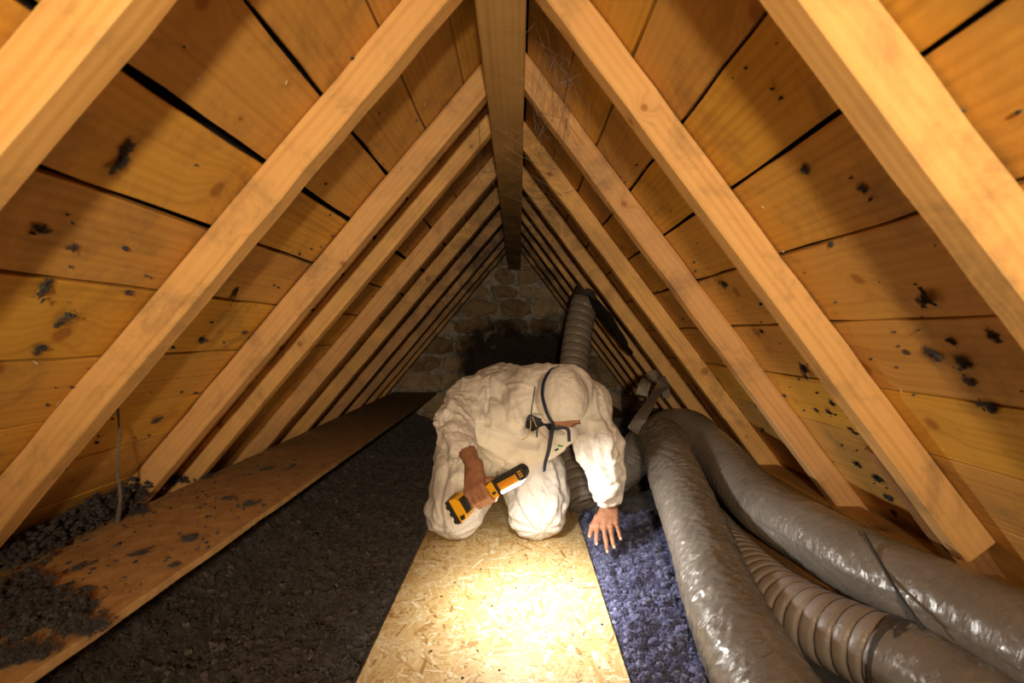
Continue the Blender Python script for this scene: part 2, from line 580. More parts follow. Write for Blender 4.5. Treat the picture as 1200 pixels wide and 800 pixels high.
XL = [.075, .173, .298, .419, .5426, .660, .7745, .894, 1.010, 1.12, 1.231, 1.345, 1.46, 1.58]
XR = [.025, .140, .2427, .3486, .456, .563, .671, .778, .8826, .991, 1.10, 1.21, 1.33]
GL = [.004, .006, .007, .010, .015, .012, .008, .006, .003, .003, .003, .003, .003, .003]
GR = [.004, .006, .009, .009, .008, .006, .006, .005, .004, .003, .003, .003, .003]
parts = []
for side, Xs, G, PO in (('L', XL, GL, PO_L), ('R', XR, GR, PO_R)):
    inn, dn = (inL, downL) if side == 'L' else (inR, downR)
    for i in range(len(Xs) - 1):
        s0, s1 = s_of(side, Xs[i], PO) + G[i] * .5, s_of(side, Xs[i + 1], PO) - G[i + 1] * .5
        o = timber('sheathing_board', Y1 - Y0, s1 - s0, .018, M['board'], ceiling, seg=60, rough=.0006, cham=.0014, ragged=.0017)
        org = slope_pt(side, PO + random.uniform(0, .0025), s0, Y0)
        o.parent = None
        o.matrix_world = Matrix.Identity(4)
        frame(o, org, (0, 1, 0), dn, -inn)
        parts.append(o)
    # bituminous felt behind the gaps
    a = slope_pt(side, PO + .055, s_of(side, -.1, PO), Y0)
    b = slope_pt(side, PO + .055, s_of(side, 1.75, PO), Y0)
    nn = -inn * .004
    dy = Vector((0, Y1 - Y0 + .1, 0))
    v = [a, b, b + dy, a + dy, a + nn, b + nn, b + dy + nn, a + dy + nn]
    o = obj('roofing_felt', v, [(0, 1, 2, 3), (7, 6, 5, 4), (0, 4, 5, 1), (1, 5, 6, 2), (2, 6, 7, 3), (3, 7, 4, 0)], M['felt'])
    parts.append(o)

LY = [-.47, .05, .57, 1.09, 1.627, 1.93, 2.45, 2.92, 3.43, 3.92, 4.31, 4.63]
RY = [-.47, .05, .575, 1.095, 1.615, 2.135, 2.67, 3.06, 3.42, 3.80, 4.25, 4.65]
for side, Ys, PI, PO in (('L', LY, PI_L, PO_L), ('R', RY, PI_R, PO_R)):
    inn, dn = (inL, downL) if side == 'L' else (inR, downR)
    for k, y in enumerate(Ys):
        th = random.uniform(.047, .054)
        jit = random.uniform(-.002, .002)
        X0 = .03 if side == 'L' else -.04
        s0 = s_of(side, X0, PI)
        if side == 'L':
            s1 = s_of(side, 1.36, PI)
        else:
            s1 = s_of(side, .962 if abs(y - 1.095) < .01 else 1.045, PI)
        o = timber('rafter', s1 - s0, PO - PI - .001, th, M['rafter'], None, seg=22, rough=.0012, cham=.0028)
        # local y runs from the underside outwards, local z along the attic
        frame(o, slope_pt(side, PI + jit, s0, y), dn, -inn, (0, 1, 0))
        parts.append(o)
# sister timber below the short rafter on the right
o = timber('rafter', .42, .072, .05, M['old_wood'], None, seg=8, rough=.001)
frame(o, slope_pt('R', PI_R + .004, s_of('R', .80, PI_R), 1.148), downR, -inR, (0, 1, 0))
parts.append(o)
# ridge beam: dips gently toward the gable
L = Y1 - Y0
o = timber('ridge_beam', L, .1155, .22, M['ridge'], None, seg=40, rough=.0012, cham=.004)
ang = math.atan(.028)
frame(o, (-.099, Y0, CAM_Z + .772 + .028 * -Y0), (0, math.cos(ang), -math.sin(ang)), (1, 0, 0), (0, math.sin(ang), math.cos(ang)))
o.data.flip_normals()
parts.append(o)
for o in parts:
    mw = o.matrix_world.copy()
    o.parent = ceiling
    o.matrix_parent_inverse = Matrix.Identity(4)
    o.matrix_local = Matrix.Translation(-ceiling.location) @ mw

# ================================================================== FLOOR, PLATES, JOISTS
floor = box('floor', -1.75, 1.6, Y0, Y1 + .1, -.17, -.14, M['subfloor'])
tag(floor, kind='structure')


def beam(name, x0, x1, y0, y1, z0, z1, mat, parent, seg=20):
    o = timber(name, y1 - y0, x1 - x0, z1 - z0, mat, None, seg=seg, rough=.0015)
    o.data.flip_normals()
    frame(o, (x0, y0, z0), (0, 1, 0), (1, 0, 0), (0, 0, 1))
    mw = o.matrix_world.copy()
    if parent is not None:
        o.parent = parent
        o.matrix_local = Matrix.Translation(-parent.location) @ mw
    return o


trim_1 = beam('trim_1', .99, 1.08, Y0, Y1 - .02, .07, .262, M['old_wood'], None)      # wall plate, right eaves
trim_2 = beam('trim_2', -1.53, -1.37, Y0, Y1 - .02, -.14, .05, M['old_wood'], None)      # wall plate, left eaves
trim_3 = beam('trim_3', .80, .88, 1.27, Y1 - .02, .02, .150, M['old_wood'], None)           # purlin lying between the ducts
for o in (trim_1, trim_2, trim_3):
    tag(o, kind='structure')
# joists of the floor between which the fluff lies
for x in (-.36, .235):
    beam('joist', x - .03, x + .03, .1, 4.9, -.14, -.019, M['old_wood'], floor, 8)
beam('joist', -1.12, -1.06, .1, 4.9, -.14, .229, M['old_wood'], floor, 8)

# ------------------------------------------------------------------ gable of rubble stone
wall_back = box('wall_back', -1.75, 1.6, Y1 + .03, Y1 + .12, -.14, 1.9, M['mortar'])
tag(wall_back, kind='structure')
rs = random.Random(21)
z = -.14
stones = []
while z < 1.5:
    hgt = rs.uniform(.09, .19)
    # half-width of the gable at this height
    xl = -((PO_L - LC * (z - CAM_Z)) / LS) - .12
    xr = (PO_R - RC * (z - CAM_Z)) / RS + .12
    x = xl + rs.uniform(-.1, 0)
    while x < xr:
        wd = rs.uniform(.12, .34) * (1.25 if hgt > .14 else 1)
        cx, cz = x + wd / 2, z + hgt / 2
        n = rs.choice((7, 8, 9, 10))
        ring = []
        tilt = rs.uniform(-.12, .12)
        for k in range(n):
            an = 2 * math.pi * (k + rs.uniform(-.25, .25)) / n + .4
            # superellipse outline
            ca, sa = math.cos(an), math.sin(an)
            q = (abs(ca) ** 6 + abs(sa) ** 6) ** (-1 / 6) * rs.uniform(.90, 1.08)
            px, pz = q * ca * (wd / 2 - .002), q * sa * (hgt / 2 - .001)
            ring.append((px + pz * tilt, pz + px * tilt))
        pr = rs.uniform(.008, .03)
        vs = [(a, .02, b) for a, b in ring] + [(a * .98, -pr * .7, b * .97) for a, b in ring] + [(a * .88, -pr * rs.uniform(.8, 1.2), b * .85) for a, b in ring]
        vs.append((rs.uniform(-.02, .02), -pr - rs.uniform(0, .012), 0))
        fs = []
        for lv in (0, 1):
            for k in range(n):
                a, b = lv * n + k, lv * n + (k + 1) % n
                fs.append((a, b, b + n, a + n))
        for k in range(n):
            fs.append((2 * n + k, 2 * n + (k + 1) % n, 3 * n))
        fs.append(tuple(range(n))[::-1])
        if cx - wd * .3 < xr - .08 and cx + wd * .3 > xl + .08:
            o = obj('stone', vs, [f[::-1] for f in fs], M['stone'], wall_back)
            o.location = (cx, Y1 + .03, cz)
        x += wd + rs.uniform(.004, .018)
    z += hgt + rs.uniform(.004, .014)

# ================================================================== OSB PANEL
X_A, X_B = -.375, .257
osb = empty('osb_panel', (-.06, 1.7, 0))
tag(osb, 'long pale strand board panel on the floor under the kneeling person', 'board')
o = box('panel_core', X_A, X_B, .25, 2.95, -.018, 0, M['osb_base'])
o.data.materials.append(M['osb_edge'])
for p in o.data.polygons:
    if abs(p.normal.z) < .5:
        p.material_index = 1
hang(o, osb)


def flakes(name, n, x0, x1, y0, y1, z0, zmax, lmin, lmax, mat, rng, align=.35):
    cx = rng.uniform(x0, x1, n)
    cy = rng.uniform(y0, y1, n)
    L = rng.uniform(lmin, lmax, n) * rng.choice([1, 1, 1.3, .6], n)
    W = rng.uniform(.003, .013, n) * np.where(rng.random(n) < .2, 1.9, 1)
    a = np.where(rng.random(n) < align, rng.normal(math.pi / 2, .45, n), rng.uniform(0, math.pi, n))
    z = z0 + np.sort(rng.uniform(.00005, zmax, n))
    ca, sa = np.cos(a), np.sin(a)
    prof = np.array([(-.5, -.3), (-.42, .5), (.1, .52), (.5, .35), (.45, -.4), (0, -.5)])
    V = []
    tl = rng.uniform(-.0003, .0003, n)
    for u, v in prof:
        uu = u * L * rng.uniform(.9, 1.05, n)
        vv = v * W * rng.uniform(.6, 1.1, n)
        V.append(np.stack([np.clip(cx + uu * ca - vv * sa, x0, x1), np.clip(cy + uu * sa + vv * ca, y0, y1), z + tl * u * 2], -1))
    V = np.stack(V, 1).reshape(-1, 3)
    Fc = np.arange(n * 6).reshape(n, 6)
    sh = np.repeat(np.clip(rng.normal(.54, .27, n), 0, 1), 6)
    o = obj(name, V, Fc, mat, None, False, sh)
    tag(o, kind='stuff')
    return o


hang(flakes('strand', 15000, X_A, X_B, .8, 2.95, 0, .0012, .02, .095, M['osb_flake'], RNG), osb)

# dark specks lying on the panel
v, f = [], []
for k in range(26):
    c = Vector((random.uniform(X_A + .03, X_B - .02), random.uniform(1.1, 1.95), .003))
    if k < 8:
        c = at(*random.choice([(503, 754), (560, 763), (640, 747), (523, 782), (542, 795), (533, 683), (618, 650), (585, 786)]), 1)
        c = Vector((c.x, 1, c.z))
        d = CAM_Z / ((CAM_Z - c.z))
        c = Vector((c.x * d, d, .003))
    n = 5
    rr = random.uniform(.0015, .0045)
    b = len(v)
    for q in range(n):
        an = 2 * math.pi * q / n
        v.append(c + Vector((math.cos(an) * rr * random.uniform(.4, 1.6), math.sin(an) * rr * random.uniform(.5, 1.4), -.001)))
    v.append(c + Vector((0, 0, .002)))
    f += [(b + q, b + (q + 1) % n, b + n) for q in range(n)]
o = obj('fluff_crumbs', v, f, M['tuft'], None)
tag(o, 'dark crumbs of fluff scattered over the pale strand board panel', 'debris', kind='stuff')

# ================================================================== LEFT CHIPBOARD PLANK
PL_TOP = .253
pl = timber('chipboard_plank', 4.70, .426, .018, M['chipboard'], None, seg=60, rough=.0006, cham=.0015, ragged=.0012)
pl.data.flip_normals()
frame(pl, (-1.214, .25, PL_TOP - .018), (0, 1, 0), (1, 0, 0), (0, 0, 1))
tag(pl, 'long brown chipboard plank along the left eaves, strewn with dark fluff', 'plank')


# ================================================================== FIBRE / FLUFF GENERATORS
def heightfield(x0, x1, ys, nx, fn):
    xs = np.linspace(0, 1, nx)
    X = x0(ys)[:, None] * (1 - xs) + x1(ys)[:, None] * xs
    Y = np.repeat(ys[:, None], nx, 1)
    Z = fn(X, Y)
    V = np.stack([X, Y, Z], -1)
    m = len(ys)
    i, j = np.meshgrid(np.arange(m - 1), np.arange(nx - 1), indexing='ij')
    a = i * nx + j
    Fq = np.stack([a, a + 1, a + nx + 1, a + nx], -1).reshape(-1, 4)
    return V.reshape(-1, 3), Fq


def fibres(P, rng, length, width, curl, lift, nseg=4):
    """curly ribbons starting at P; returns V,F,shade"""
    n = len(P)
    d = rng.normal(size=(n, 3))
    d[:, 2] = np.abs(d[:, 2]) * lift
    d /= np.linalg.norm(d, axis=1)[:, None]
    L = length * rng.uniform(.4, 1.5, n)
    ax = rng.normal(size=(n, 3))
    ax /= np.linalg.norm(ax, axis=1)[:, None]
    side = np.cross(d, ax)
    side /= np.linalg.norm(side, axis=1)[:, None] + 1e-9
    pos = P.copy()
    V = []
    for k in range(nseg + 1):
        wv = side * (width * rng.uniform(.5, 1.2, n) * (1 - .6 * k / nseg))[:, None]
        V.append(pos - wv)
        V.append(pos + wv)
        d = d + curl * rng.normal(size=(n, 3))
        d[:, 2] += (lift - .6) * .2
        d /= np.linalg.norm(d, axis=1)[:, None]
        pos = pos + d * (L / nseg)[:, None]
    V = np.stack(V, 1)
    k2 = 2 * (nseg + 1)
    b = np.arange(n)[:, None] * k2
    Fq = np.concatenate([b + np.array([[2 * k, 2 * k + 1, 2 * k + 3, 2 * k + 2]]) for k in range(nseg)])
    sh = np.repeat(np.clip(rng.normal(.5, .3, n), 0, 1), k2)
    return V.reshape(-1, 3), Fq, sh


def ico(sub=1):
    import bmesh
    bm = bmesh.new()
    bmesh.ops.create_icosphere(bm, subdivisions=sub, radius=1)
    v = np.array([tuple(x.co) for x in bm.verts])
    f = np.array([[y.index for y in x.verts] for x in bm.faces])
    bm.free()
    return v, f


ICO1, ICO1F = ico(1)
ICO2, ICO2F = ico(2)


def clumps(P, R, rng, amp=.45, base=(ICO2, ICO2F), flat=.8):
    bv, bf = base
    n, m = len(P), len(bv)
    off = rng.uniform(0, 200, (n, 1, 3))
    V = bv[None] * np.ones((n, 1, 1))
    nz = perlin((V * 1.7 + off)) * 1.3 + perlin((V * 4.1 + off)) * .8
    V = V * (1 + amp * nz[..., None] * 1.6)
    V = V * R[:, None, None] * np.array([1, 1, flat]) * rng.uniform(.7, 1.3, (n, 1, 3))
    V = V + P[:, None, :]
    Fc = bf[None] + (np.arange(n) * m)[:, None, None]
    sh = np.clip(rng.normal(.45, .2, n)[:, None] + nz * .6, 0, 1)
    return V.reshape(-1, 3), Fc.reshape(-1, 3), sh.ravel()


def merge(*ms):
    """merge (V, F, shade) triples of possibly different face sizes into triangles"""
    VV, FF, SS, b = [], [], [], 0
    for V, Fc, S in ms:
        VV.append(V)
        SS.append(S)
        if Fc.shape[1] == 4:
            Fc = np.concatenate([Fc[:, [0, 1, 2]], Fc[:, [0, 2, 3]]])
        FF.append(Fc + b)
        b += len(V)
    return np.concatenate(VV), np.concatenate(FF), np.concatenate(SS)


# ---- insulation of the left bay, dim warm light painted in as brown
def zl(X, Y):
    p = np.stack([X, Y, X * 0], -1)
    zz = -.022 + perlin(p * 3.1) * .028 + perlin(p * 9) * .020 + perlin(p * 24) * .018 + perlin(p * 60) * .009
    edge = np.clip((-.378 - X) / .03, 0, 1)
    zz = zz * edge + (1 - edge) * (-.016)
    # heap under the plank, added to stand in for the shade there
    zz = zz + np.clip((-.84 - X) / .18, 0, 1) * (.10 + .03 * perlin(p * 7))
    zz = zz + np.clip((-1.14 - X) / .3, 0, 1) * (.10 + .05 * perlin(p * 6))  # it piles up against the eaves
    return zz


ys = .55 * (4.93 / .55) ** np.linspace(0, 1, 620)
V, Fq = heightfield(lambda y: y * 0 - 1.46, lambda y: y * 0 - .376, ys, 210, zl)
S = np.clip(.42 + perlin(V * 14) * .5 + perlin(V * 50) * .5, 0, 1)
n = 60000
yy = .6 * (4.8 / .6) ** RNG.random(n)
xx = RNG.uniform(-1.2, -.39, n)
P = np.stack([xx, yy, zl(xx, yy)], -1)
fv = fibres(P, RNG, .018, .0006, .6, .6)
fv = (fv[0], fv[1], np.where(np.repeat(RNG.random(n) < .05, 10), 1.0, fv[2]))
n = 9000
yy = .6 * (4.5 / .6) ** RNG.random(n)
xx = RNG.uniform(-1.2, -.395, n)
P = np.stack([xx, yy, zl(xx, yy)], -1)
cl = clumps(P, RNG.uniform(.002, .010, n), RNG, .9)
V, Fc, S = merge((V, Fq, S), fv, cl)
o = obj('dim_insulation', V, Fc, M['fluff_dim'], None, True, S)
tag(o, 'loose fibre insulation, dim light painted in brown, filling the bay left of the strand board', 'insulation', kind='stuff')

# ---- the same insulation in its dim-light brown at the far right behind the person and under the ducts


def zr2(X, Y):
    p = np.stack([X, Y, X * 0 + 4], -1)
    zz = -.05 + perlin(p * 3.1) * .03 + perlin(p * 11) * .02 + perlin(p * 30) * .012
    heap = np.exp(-(((X - .62) / .30) ** 2 + ((Y - 3.25) / .45) ** 2)) * .27 + np.exp(-(((X - .95) / .2) ** 2 + ((Y - 3.6) / .6) ** 2)) * .25
    return zz + heap + np.clip((Y - 2.4) / .5, 0, 1) * .03


ys = np.linspace(.55, 4.93, 260)
V, Fq = heightfield(lambda y: y * 0 + .262, lambda y: y * 0 + 1.0, ys, 90, zr2)
S = np.clip(.4 + perlin(V * 14) * .5 + perlin(V * 50) * .5, 0, 1)
n = 5000
yy = RNG.uniform(1.9, 4.6, n)
xx = RNG.uniform(.28, .98, n)
fv = fibres(np.stack([xx, yy, zr2(xx, yy)], -1), RNG, .022, .0009, .5, .4)
V, Fc, S = merge((V, Fq, S), fv)
o = obj('dark_insulation', V, Fc, M['fluff_dim'], None, True, S)
tag(o, 'dark fibre insulation heaped behind the ducts and under them', 'insulation', kind='stuff')


# ---- blue insulation
def zb(X, Y):
    p = np.stack([X, Y, X * 0 + 9], -1)
    zz = -.004 + perlin(p * 5) * .026 + perlin(p * 13) * .036 + np.abs(perlin(p * 26)) * .055
    e = np.clip((X - .262) / .03, 0, 1)
    f = np.clip((2.42 - Y) / .25, 0, 1)
    return zz * e + (1 - e) * (-.018) - (1 - f) * .08 + .012 * e


def xb1(y):
    return np.where(y > 1.9, .62, .56) + 0 * y


ys = np.linspace(.7, 2.5, 460)
V, Fq = heightfield(lambda y: y * 0 + .259, xb1, ys, 110, zb)
S = np.clip(.4 + perlin(V * 30) * .5 + perlin(V * 80) * .5, 0, 1)
n = 9000
yy = RNG.uniform(.95, 2.42, n)
xx = RNG.uniform(.270, .60, n)
zz = zb(xx, yy)
R = RNG.uniform(.002, .010, n)
cl = clumps(np.stack([xx, yy, zz + R * .5], -1), R, RNG, .85)
n = 85000
yy = RNG.uniform(.95, 2.45, n)
xx = RNG.uniform(.262, .60, n)
fv = fibres(np.stack([xx, yy, zb(xx, yy) + RNG.uniform(0, .014, n)], -1), RNG, .017, .0005, .8, .9)
V, Fc, S = merge((V, Fq, S), cl, fv)
o = obj('blue_insulation', V, Fc, M['fluff_blue'], None, True, S)
tag(o, 'fluffy blue fibre insulation between the strand board and the foil-wrapped duct', 'insulation', kind='stuff')


# ------------------------------------------------------------------ tufts
def tuft(name, c, size, seed, flat=None, mat='tuft', stretch=(1, 1, 1), dense=1.0):
    """a scrap of fluff: knotty lumps and curly hairs; flat = plane normal it lies on"""
    rng = np.random.default_rng(seed)
    k = int(34 * dense)
    P = rng.normal(size=(k, 3)) * size * .22
    # a wandering string of lumps gives a ragged outline
    wlk = np.cumsum(rng.normal(size=(k, 3)) * size * .15, 0)
    wlk -= wlk.mean(0)
    P = np.where(rng.random((k, 1)) < .6, wlk, P)
    fl = clumps(P, rng.uniform(.035, .12, k) * size * rng.choice([1, 1.6], k), rng, .95, (ICO2, ICO2F), 1)
    hp = P[rng.integers(0, k, int(170 * dense))] + rng.normal(size=(int(170 * dense), 3)) * size * .14
    fb = fibres(hp, rng, size * .55, .0006, .7, 1.0, 3)
    V, Fc, S = merge(fl, fb)
    V = V * np.array(stretch)
    if flat is not None:
        nrm = np.array(flat, dtype=float)
        h = V @ nrm
        V = V - np.outer(h * .68, nrm)
        V = V + nrm * (-np.percentile(V @ nrm, 12))
    o = obj(name, V, Fc, M[mat], None, True, S)
    o.location = c
    return o


def on_slope(side, x, y):
    if side == 'L':
        d = PO_L * F / (LS * (608 - x) + LC * (393 - y))
    else:
        d = PO_R * F / (RS * (x - 608) + RC * (393 - y))
    return at(x, y, d) + (inL if side == 'L' else inR) * .001


LT = [(140, 184, .020, (.8, 1, 2.0)), (73, 371, .020, (1.6, 1, 1)), (46, 408, .018, (1, 1, 1)), (84, 289, .012, (1, 1, 1)), (48, 268, .014, (1, 1.3, .8)),
      (274, 343, .016, (1, 1, 1.6)), (236, 398, .018, (1, 1, 1.2)), (286, 389, .014, (1, 1, 1)), (182, 492, .02, (1.3, 1, 1)), (240, 347, .012, (1, 1, 1)),
      (150, 342, .012, (1, 1, 1)), (50, 336, .02, (.7, 1, 1.6)), (70, 545, .026, (1, 1, 1)), (205, 505, .014, (1, 1, 1))]
slope_tufts = []
for i, (x, y, s, st) in enumerate(LT):
    o = tuft('fluff_tuft', on_slope('L', x, y), s, 100 + i, inL, 'tuft', st)
    slope_tufts.append((o, 'L', s))
RT = [(1090, 347, .024), (1095, 414, .026), (1131, 424, .024), (1137, 446, .018), (1116, 399, .010), (848, 332, .022), (944, 432, .026), (976, 472, .014),
      (1002, 493, .018), (893, 388, .012), (957, 480, .012), (972, 482, .014), (1160, 475, .022), (944, 198, .014), (1063, 412, .010), (1165, 393, .014),
      (1030, 560, .026), (1042, 583, .022), (1000, 505, .012), (896, 476, .014), (1012, 220, .012), (894, 503, .016), (1005, 543, .02), (1048, 600, .018)]
for i, (x, y, s) in enumerate(RT):
    o = tuft('fluff_tuft', on_slope('R', x, y), s, 200 + i, inR, 'tuft')
    slope_tufts.append((o, 'R', s))

# say for each scrap which board and which bay it hangs in
ORD = ['topmost', 'second', 'third', 'fourth', 'fifth', 'sixth', 'seventh', 'eighth', 'ninth', 'tenth', 'eleventh', 'twelfth', 'thirteenth']
cells = {}
for o, sd, s in slope_tufts:
    Xs, Ys = (XL, LY) if sd == 'L' else (XR, RY)
    ax_ = abs(o.location.x)
    row = max(0, sum(1 for q in Xs if q < ax_) - 1)
    bay = sum(1 for q in Ys if q < o.location.y) - 3          # counted from the first rafter pair in view
    cells.setdefault((sd, bay, row), []).append((o, s))
for (sd, bay, row), L_ in cells.items():
    side_ = 'left' if sd == 'L' else 'right'
    bn = ['nearest', 'second', 'third', 'fourth', 'fifth', 'sixth'][max(0, min(5, bay))]
    L_.sort(key=lambda q: q[0].location.y)
    for k, (o, s) in enumerate(L_):
        which = '' if len(L_) == 1 else ['nearest', 'second-nearest', 'third-nearest', 'fourth-nearest', 'fifth-nearest', 'sixth-nearest', 'seventh-nearest', 'eighth-nearest', 'ninth-nearest', 'farthest'][min(k, 9)] + ' '
        tag(o, f"{which}dark fluff scrap on the {ORD[row]} board of the {side_} slope, {bn} rafter bay", 'fluff', f'fluff scraps on the {side_} roof slope')


def on_plank(x, y):
    d = F * (CAM_Z - PL_TOP) / (y - 393)
    return at(x, y, d) + Vector((0, 0, .002))


PT = [((222, 632), .034, 'dark fluff scrap lying midway along the left chipboard plank, largest of the middle'),
      ((164, 650), .024, 'small bow-shaped dark fluff scrap on the chipboard plank near its middle'),
      ((205, 663), .018, 'small dark fluff scrap by the inner edge of the chipboard plank'),
      ((96, 665), .022, 'ragged dark fluff scrap on the near half of the chipboard plank'),
      ((100, 692), .018, 'small dark oval fluff scrap on the near half of the chipboard plank'),
      ((313, 550), .034, 'dark fluff scrap on the far half of the chipboard plank by the rafter feet'),
      ((292, 592), .032, 'dark twiggy fluff scrap on the chipboard plank near its inner edge'),
      ((268, 585), .024, 'small dark fluff scrap beside the twiggy one on the chipboard plank'),
      ((342, 549), .024, 'farthest small dark fluff scrap on the chipboard plank'),
      ((105, 712), .034, 'dark fluff scrap at the fringe of the big near fluff pile on the plank')]
for i, ((x, y), s, lab) in enumerate(PT):
    o = tuft('fluff_tuft', on_plank(x, y), s, 300 + i, (0, 0, 1), 'tuft', (1, 1, 1), 1.6)
    tag(o, lab, 'fluff')


def pile(name, centers, seed, base_n, label, mat='tuft', flat=.6):
    rng = np.random.default_rng(seed)
    PP, RR = [], []
    for (c, r, n) in centers:
        q = rng.normal(size=(n, 3)) * r * .42
        q[:, 2] = np.abs(q[:, 2]) * .35
        PP.append(np.array(tuple(c)) + q)
        RR.append(rng.uniform(.05, .24, n) * r)
    P, R = np.concatenate(PP), np.concatenate(RR)
    P, R = np.repeat(P, 5, 0) + rng.normal(size=(len(P) * 5, 3)) * np.repeat(R, 5)[:, None] * .7, np.repeat(R, 5) * .34
    cl = clumps(P, R, rng, .95, (ICO2, ICO2F), flat)
    base_n = base_n * 20
    q = rng.integers(0, len(P), base_n)
    nv = rng.normal(size=(base_n, 3))
    nv[:, 2] = np.abs(nv[:, 2])
    nv /= np.linalg.norm(nv, axis=1)[:, None]
    hp = P[q] + nv * R[q][:, None] * .9
    fb = fibres(hp, rng, .012, .00045, .9, .7, 3)
    V, Fc, S = merge(cl, fb)
    o = obj(name, V, Fc, M[mat], None, True, S)
    tag(o, label, 'fluff', kind='stuff')
    return o


pile('fluff_pile', [(on_plank(20, 695), .07, 60), (on_plank(50, 705), .05, 60), (on_plank(75, 722), .045, 60), (on_plank(25, 740), .06, 90),
                    (on_plank(0, 720), .06, 70), (on_plank(90, 735), .035, 40), (on_plank(45, 765), .03, 40), (on_plank(8, 775), .035, 50),
                    (on_plank(110, 738), .028, 30), (on_plank(30, 675), .025, 20), (on_plank(-40, 720), .06, 50)], 5, 1400,
     'big dark grey fluff pile on the near end of the chipboard plank')
pile('fluff_pile', [(at(125, 590, 1.55), .10, 90), (at(90, 610, 1.45), .09, 80), (at(40, 640, 1.3), .09, 70), (at(160, 570, 1.75), .08, 70),
                    (at(5, 655, 1.2), .07, 50), (at(225, 540, 2.0), .07, 50)], 6, 1500,
     'dark fluff heaped in the left eaves behind the chipboard plank')
pile('fluff_pile', [(on_plank(150, 602), .05, 50), (on_plank(212, 563), .045, 50), (on_plank(232, 560), .045, 50), (on_plank(160, 598) + Vector((0, 0, .04)), .04, 40),
                    (on_plank(218, 555) + Vector((0, 0, .05)), .04, 40)], 8, 700,
     'dark fluff caught around the feet of the second and third rafters by the plank')
pile('fluff_pile', [(at(1000, 590, 2.0), .05, 40), (at(1060, 640, 1.45), .05, 40), (at(925, 560, 2.4), .05, 40)], 9, 500,
     'dark fluff dust along the wall plate under the right rafters')

# tiny crumbs on both slopes and the plank (uncountable)
rng = np.random.default_rng(77)
P, NN = [], []
for k in range(420):
    side = 'L' if rng.random() < .5 else 'R'
    y = rng.uniform(.5, 3.2)
    s = rng.uniform(-.3, .95) ** 1 if rng.random() < .75 else rng.uniform(.3, .95)
    p = slope_pt(side, (PO_L if side == 'L' else PO_R) - .001, s, y)
    P.append(tuple(p))
V, Fc, S = clumps(np.array(P), rng.uniform(.0015, .0055, len(P)), rng, .7, (ICO1, ICO1F))
P2 = np.array(P)[rng.integers(0, len(P), 500)]
fb = fibres(P2, rng, .014, .0005, .5, 1.0, 3)
V, Fc, S = merge((V, Fc, S), fb)
o = obj('fluff_specks', V, Fc, M['tuft'], None, True, S)
tag(o, 'tiny dark specks and hairs of fluff sprinkled over the roof boards', 'fluff', kind='stuff')
P = []
for k in range(380):
    y = .7 * (4.2 / .7) ** rng.random()
    P.append((rng.uniform(-1.21, -.80), y, PL_TOP + .001))
P = np.array(P)
V, Fc, S = clumps(P, rng.uniform(.0015, .006, len(P)), rng, .8, (ICO1, ICO1F))
P2 = P[rng.integers(0, len(P), 300)]
V, Fc, S = merge((V, Fc, S), fibres(P2, rng, .02, .0007, .6, .3, 3))
o = obj('fluff_specks', V, Fc, M['tuft'], None, True, S)
tag(o, 'tiny dark specks of fluff sprinkled over the chipboard plank', 'fluff', kind='stuff')
# pale flecks and splinters
P = []
for (sd, x, y, s) in [('L', 106, 236, .012), ('L', 137, 315, .007), ('L', 42, 425, .009), ('L', 64, 474, .007), ('L', 230, 289, .006), ('R', 992, 280, .006), ('R', 1058, 458, .005),
                      ('L', 496, 123, .010), ('L', 430, 197, .008), ('R', 648, 40, .012), ('R', 725, 163, .01), ('R', 897, 242, .008), ('L', 333, 97, .01), ('L', 232, 92, .008)]:
    P.append(tuple(on_slope(sd, x, y) + (inL if sd == 'L' else inR) * .003))
for k in range(40):
    sd = 'L' if rng.random() < .5 else 'R'
    P.append(tuple(slope_pt(sd, (PO_L if sd == 'L' else PO_R) - .004, rng.uniform(-.5, .7), rng.uniform(.6, 3))))
V, Fq, S = fibres(np.array(P), rng, .010, .0011, .12, 1, 2)
o = obj('pale_flecks', V, Fq, M['fleck'], None, False)
tag(o, 'tiny pale splinters stuck to the roof boards on both slopes', 'debris', kind='stuff')

# ------------------------------------------------------------------ cobwebs
rng = np.random.default_rng(5)


def strands(name, segs, label, mat='web', rad=.0006, n=6):
    VV, FF, SS = [], [], []
    for (a, b, sag) in segs:
        a, b = Vector(a), Vector(b)
        mid = (a + b) / 2 + Vector((rng.normal() * sag, rng.normal() * sag, -abs(rng.normal()) * sag))
        r0 = rad * rng.uniform(.5, 1.6)
        v, f, _ = sweep_vf([a, mid, b], r0, 4, None, n)
        VV.append(v)
        FF.append(f)
        SS.append(np.full(len(v), rng.uniform(.2, .9)))
    V, Fc, S = merge(*zip(VV, FF, SS))
    o = obj(name, V, Fc, M[mat], None, True, S)
    return tag(o, label, 'cobweb', kind='stuff')


